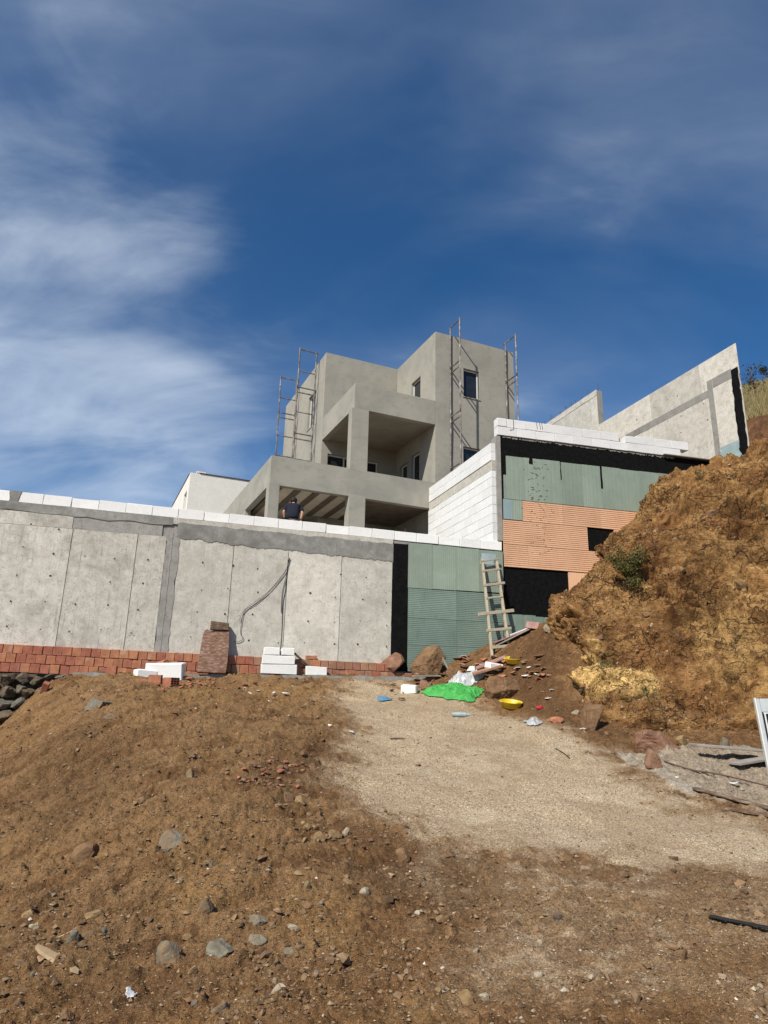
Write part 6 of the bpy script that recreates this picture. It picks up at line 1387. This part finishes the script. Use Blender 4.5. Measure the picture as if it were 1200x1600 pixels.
# ------------------------------------------------------------------ loose gravel and chips: far too many to count
def scatter(name, n, region, label, size, tints, seed, density=None, lo=3.3, hi=17.0, big=False):
    r = np.random.default_rng(seed); bm = bmesh.new(); bmesh.ops.create_icosphere(bm, subdivisions=1, radius=1.0)
    base = np.array([v.co[:] for v in bm.verts]); F0 = np.array([[v.index for v in f.verts] for f in bm.faces]); bm.free()
    # drop to an octahedron-like chip of 8 faces for the small ones
    O = np.array([(1, 0, 0), (0, 1, 0), (-1, 0, 0), (0, -1, 0), (0, 0, 1), (0, 0, -1)], float); FO = np.array([(0, 1, 4), (1, 2, 4), (2, 3, 4), (3, 0, 4), (1, 0, 5), (2, 1, 5), (3, 2, 5), (0, 3, 5)])
    if big: O, FO = base, F0
    nvb = len(O)
    y = lo*np.exp(r.uniform(0, 1, n*3)*math.log(hi/lo)); s = r.uniform(-.72, .80, n*3); x = s*(y+1.2)
    g, c, o, d_ = zones(x, y); w_ = density(x, y, g, c); keep = np.where(r.uniform(0, 1, len(x)) < w_)[0][:n]; x, y = x[keep], y[keep]; n = len(x)
    z = ground_h(x, y); sz = size(r, n, x, y); V = O[None]*r.uniform(.7 if big else .55, 1.15, (n, nvb, 1)); V = V*(sz[:, None]*np.c_[np.ones(n), r.uniform(.5, .95, n), r.uniform(.3, .7, n)])[:, None, :]
    V = V+r.normal(0, .12, V.shape)*sz[:, None, None]
    a = r.uniform(0, 6.28, n); ca, sa = np.cos(a), np.sin(a); X = V[..., 0]*ca[:, None]-V[..., 1]*sa[:, None]; Y = V[..., 0]*sa[:, None]+V[..., 1]*ca[:, None]
    V = np.stack([X+x[:, None], Y+y[:, None], V[..., 2]+(z+sz*.12)[:, None]], -1)
    T_ = np.array(tints)[r.integers(0, len(tints), n)]*r.uniform(.7, 1.25, (n, 1)); T_ = np.repeat(np.c_[T_, np.ones(n)], nvb, 0)
    F = (FO[None]+(nvb*np.arange(n))[:, None, None]).reshape(-1, 3)
    me = fast_mesh(name, V.reshape(-1, 3), F, M['pebble'], False, {'tint': T_}); return place(name, me, Matrix.Identity(4), None, label, 'gravel', kind='stuff')
BR = [(.20, .125, .065), (.26, .165, .09), (.15, .09, .05), (.30, .20, .11), (.24, .15, .08), (.34, .25, .155)]
scatter('dirt_chips', 85000, None, 'small stones and clods strewn over the brown dirt', lambda r, n, x, y: np.clip(.0055*np.exp(r.normal(0, .55, n))*(1+y*.05), .003, .04), BR, 1, lambda x, y, g, c: (1-.8*g)*(1-.6*c)*(.35+.65*sstep(fbm(np.c_[x, y, 0*x]*1.1, 3), -.3, .5)))
scatter('dirt_clods', 5200, None, 'crumbly clods of dirt over the brown bank', lambda r, n, x, y: np.clip(.016*np.exp(r.normal(0, .45, n))*(1+y*.04), .008, .06), [(.20, .125, .068), (.25, .155, .085), (.17, .105, .058), (.28, .18, .10)], 5, lambda x, y, g, c: (1-.95*g)*(1-c)*sstep(fbm(np.c_[x, y, 0*x]*1.1+90, 3), -.2, .5), big=True)
scatter('track_gravel', 34000, None, 'pale crushed gravel on the track', lambda r, n, x, y: np.clip(.0042*np.exp(r.normal(0, .4, n))*(1+y*.04), .003, .016), [(.44, .35, .25), (.52, .43, .31), (.36, .27, .18), (.60, .53, .43), (.40, .28, .22)], 2, lambda x, y, g, c: g*(1-c))
scatter('pale_chips', 1700, None, 'scattered pale stone chips over the site', lambda r, n, x, y: np.clip(.008*np.exp(r.normal(0, .5, n))*(1+y*.05), .004, .035), [(.55, .46, .33), (.62, .55, .44), (.48, .40, .28), (.36, .37, .31)], 3, lambda x, y, g, c: .6-.4*g)
scatter('cement_crumbs', 2500, None, 'grey crumbs of cement on the spill', lambda r, n, x, y: np.clip(.012*np.exp(r.normal(0, .6, n)), .005, .06), [(.34, .32, .28), (.42, .40, .36), (.27, .25, .22)], 4, lambda x, y, g, c: c)
def bank_chips():
    r = np.random.default_rng(9); nu, nv = BANKV.shape[:2]; n = 4500; i = r.integers(60, nu-100, n); v = r.uniform(0, 1, n)**1.8; j = (v*(nv-60)).astype(int)+18; P = BANKV[i, j]; sz = np.clip(.014*np.exp(r.normal(0, .6, n)), .006, .07)
    O = np.array([(1, 0, 0), (0, 1, 0), (-1, 0, 0), (0, -1, 0), (0, 0, 1), (0, 0, -1)], float); FO = np.array([(0, 1, 4), (1, 2, 4), (2, 3, 4), (3, 0, 4), (1, 0, 5), (2, 1, 5), (3, 2, 5), (0, 3, 5)])
    V = O[None]*r.uniform(.5, 1.2, (n, 6, 1))*sz[:, None, None]+r.normal(0, .2, (n, 6, 3))*sz[:, None, None]+P[:, None]
    T_ = np.array(BR)[r.integers(0, len(BR), n)]*r.uniform(.8, 1.4, (n, 1)); F = (FO[None]+(6*np.arange(n))[:, None, None]).reshape(-1, 3)
    me = fast_mesh('bank_chips', V.reshape(-1, 3), F, M['pebble'], False, {'tint': np.repeat(np.c_[T_, np.ones(n)], 6, 0)}); place('bank_chips', me, Matrix.Identity(4), None, 'small stones embedded in the earth bank', 'gravel', kind='stuff')
bank_chips()
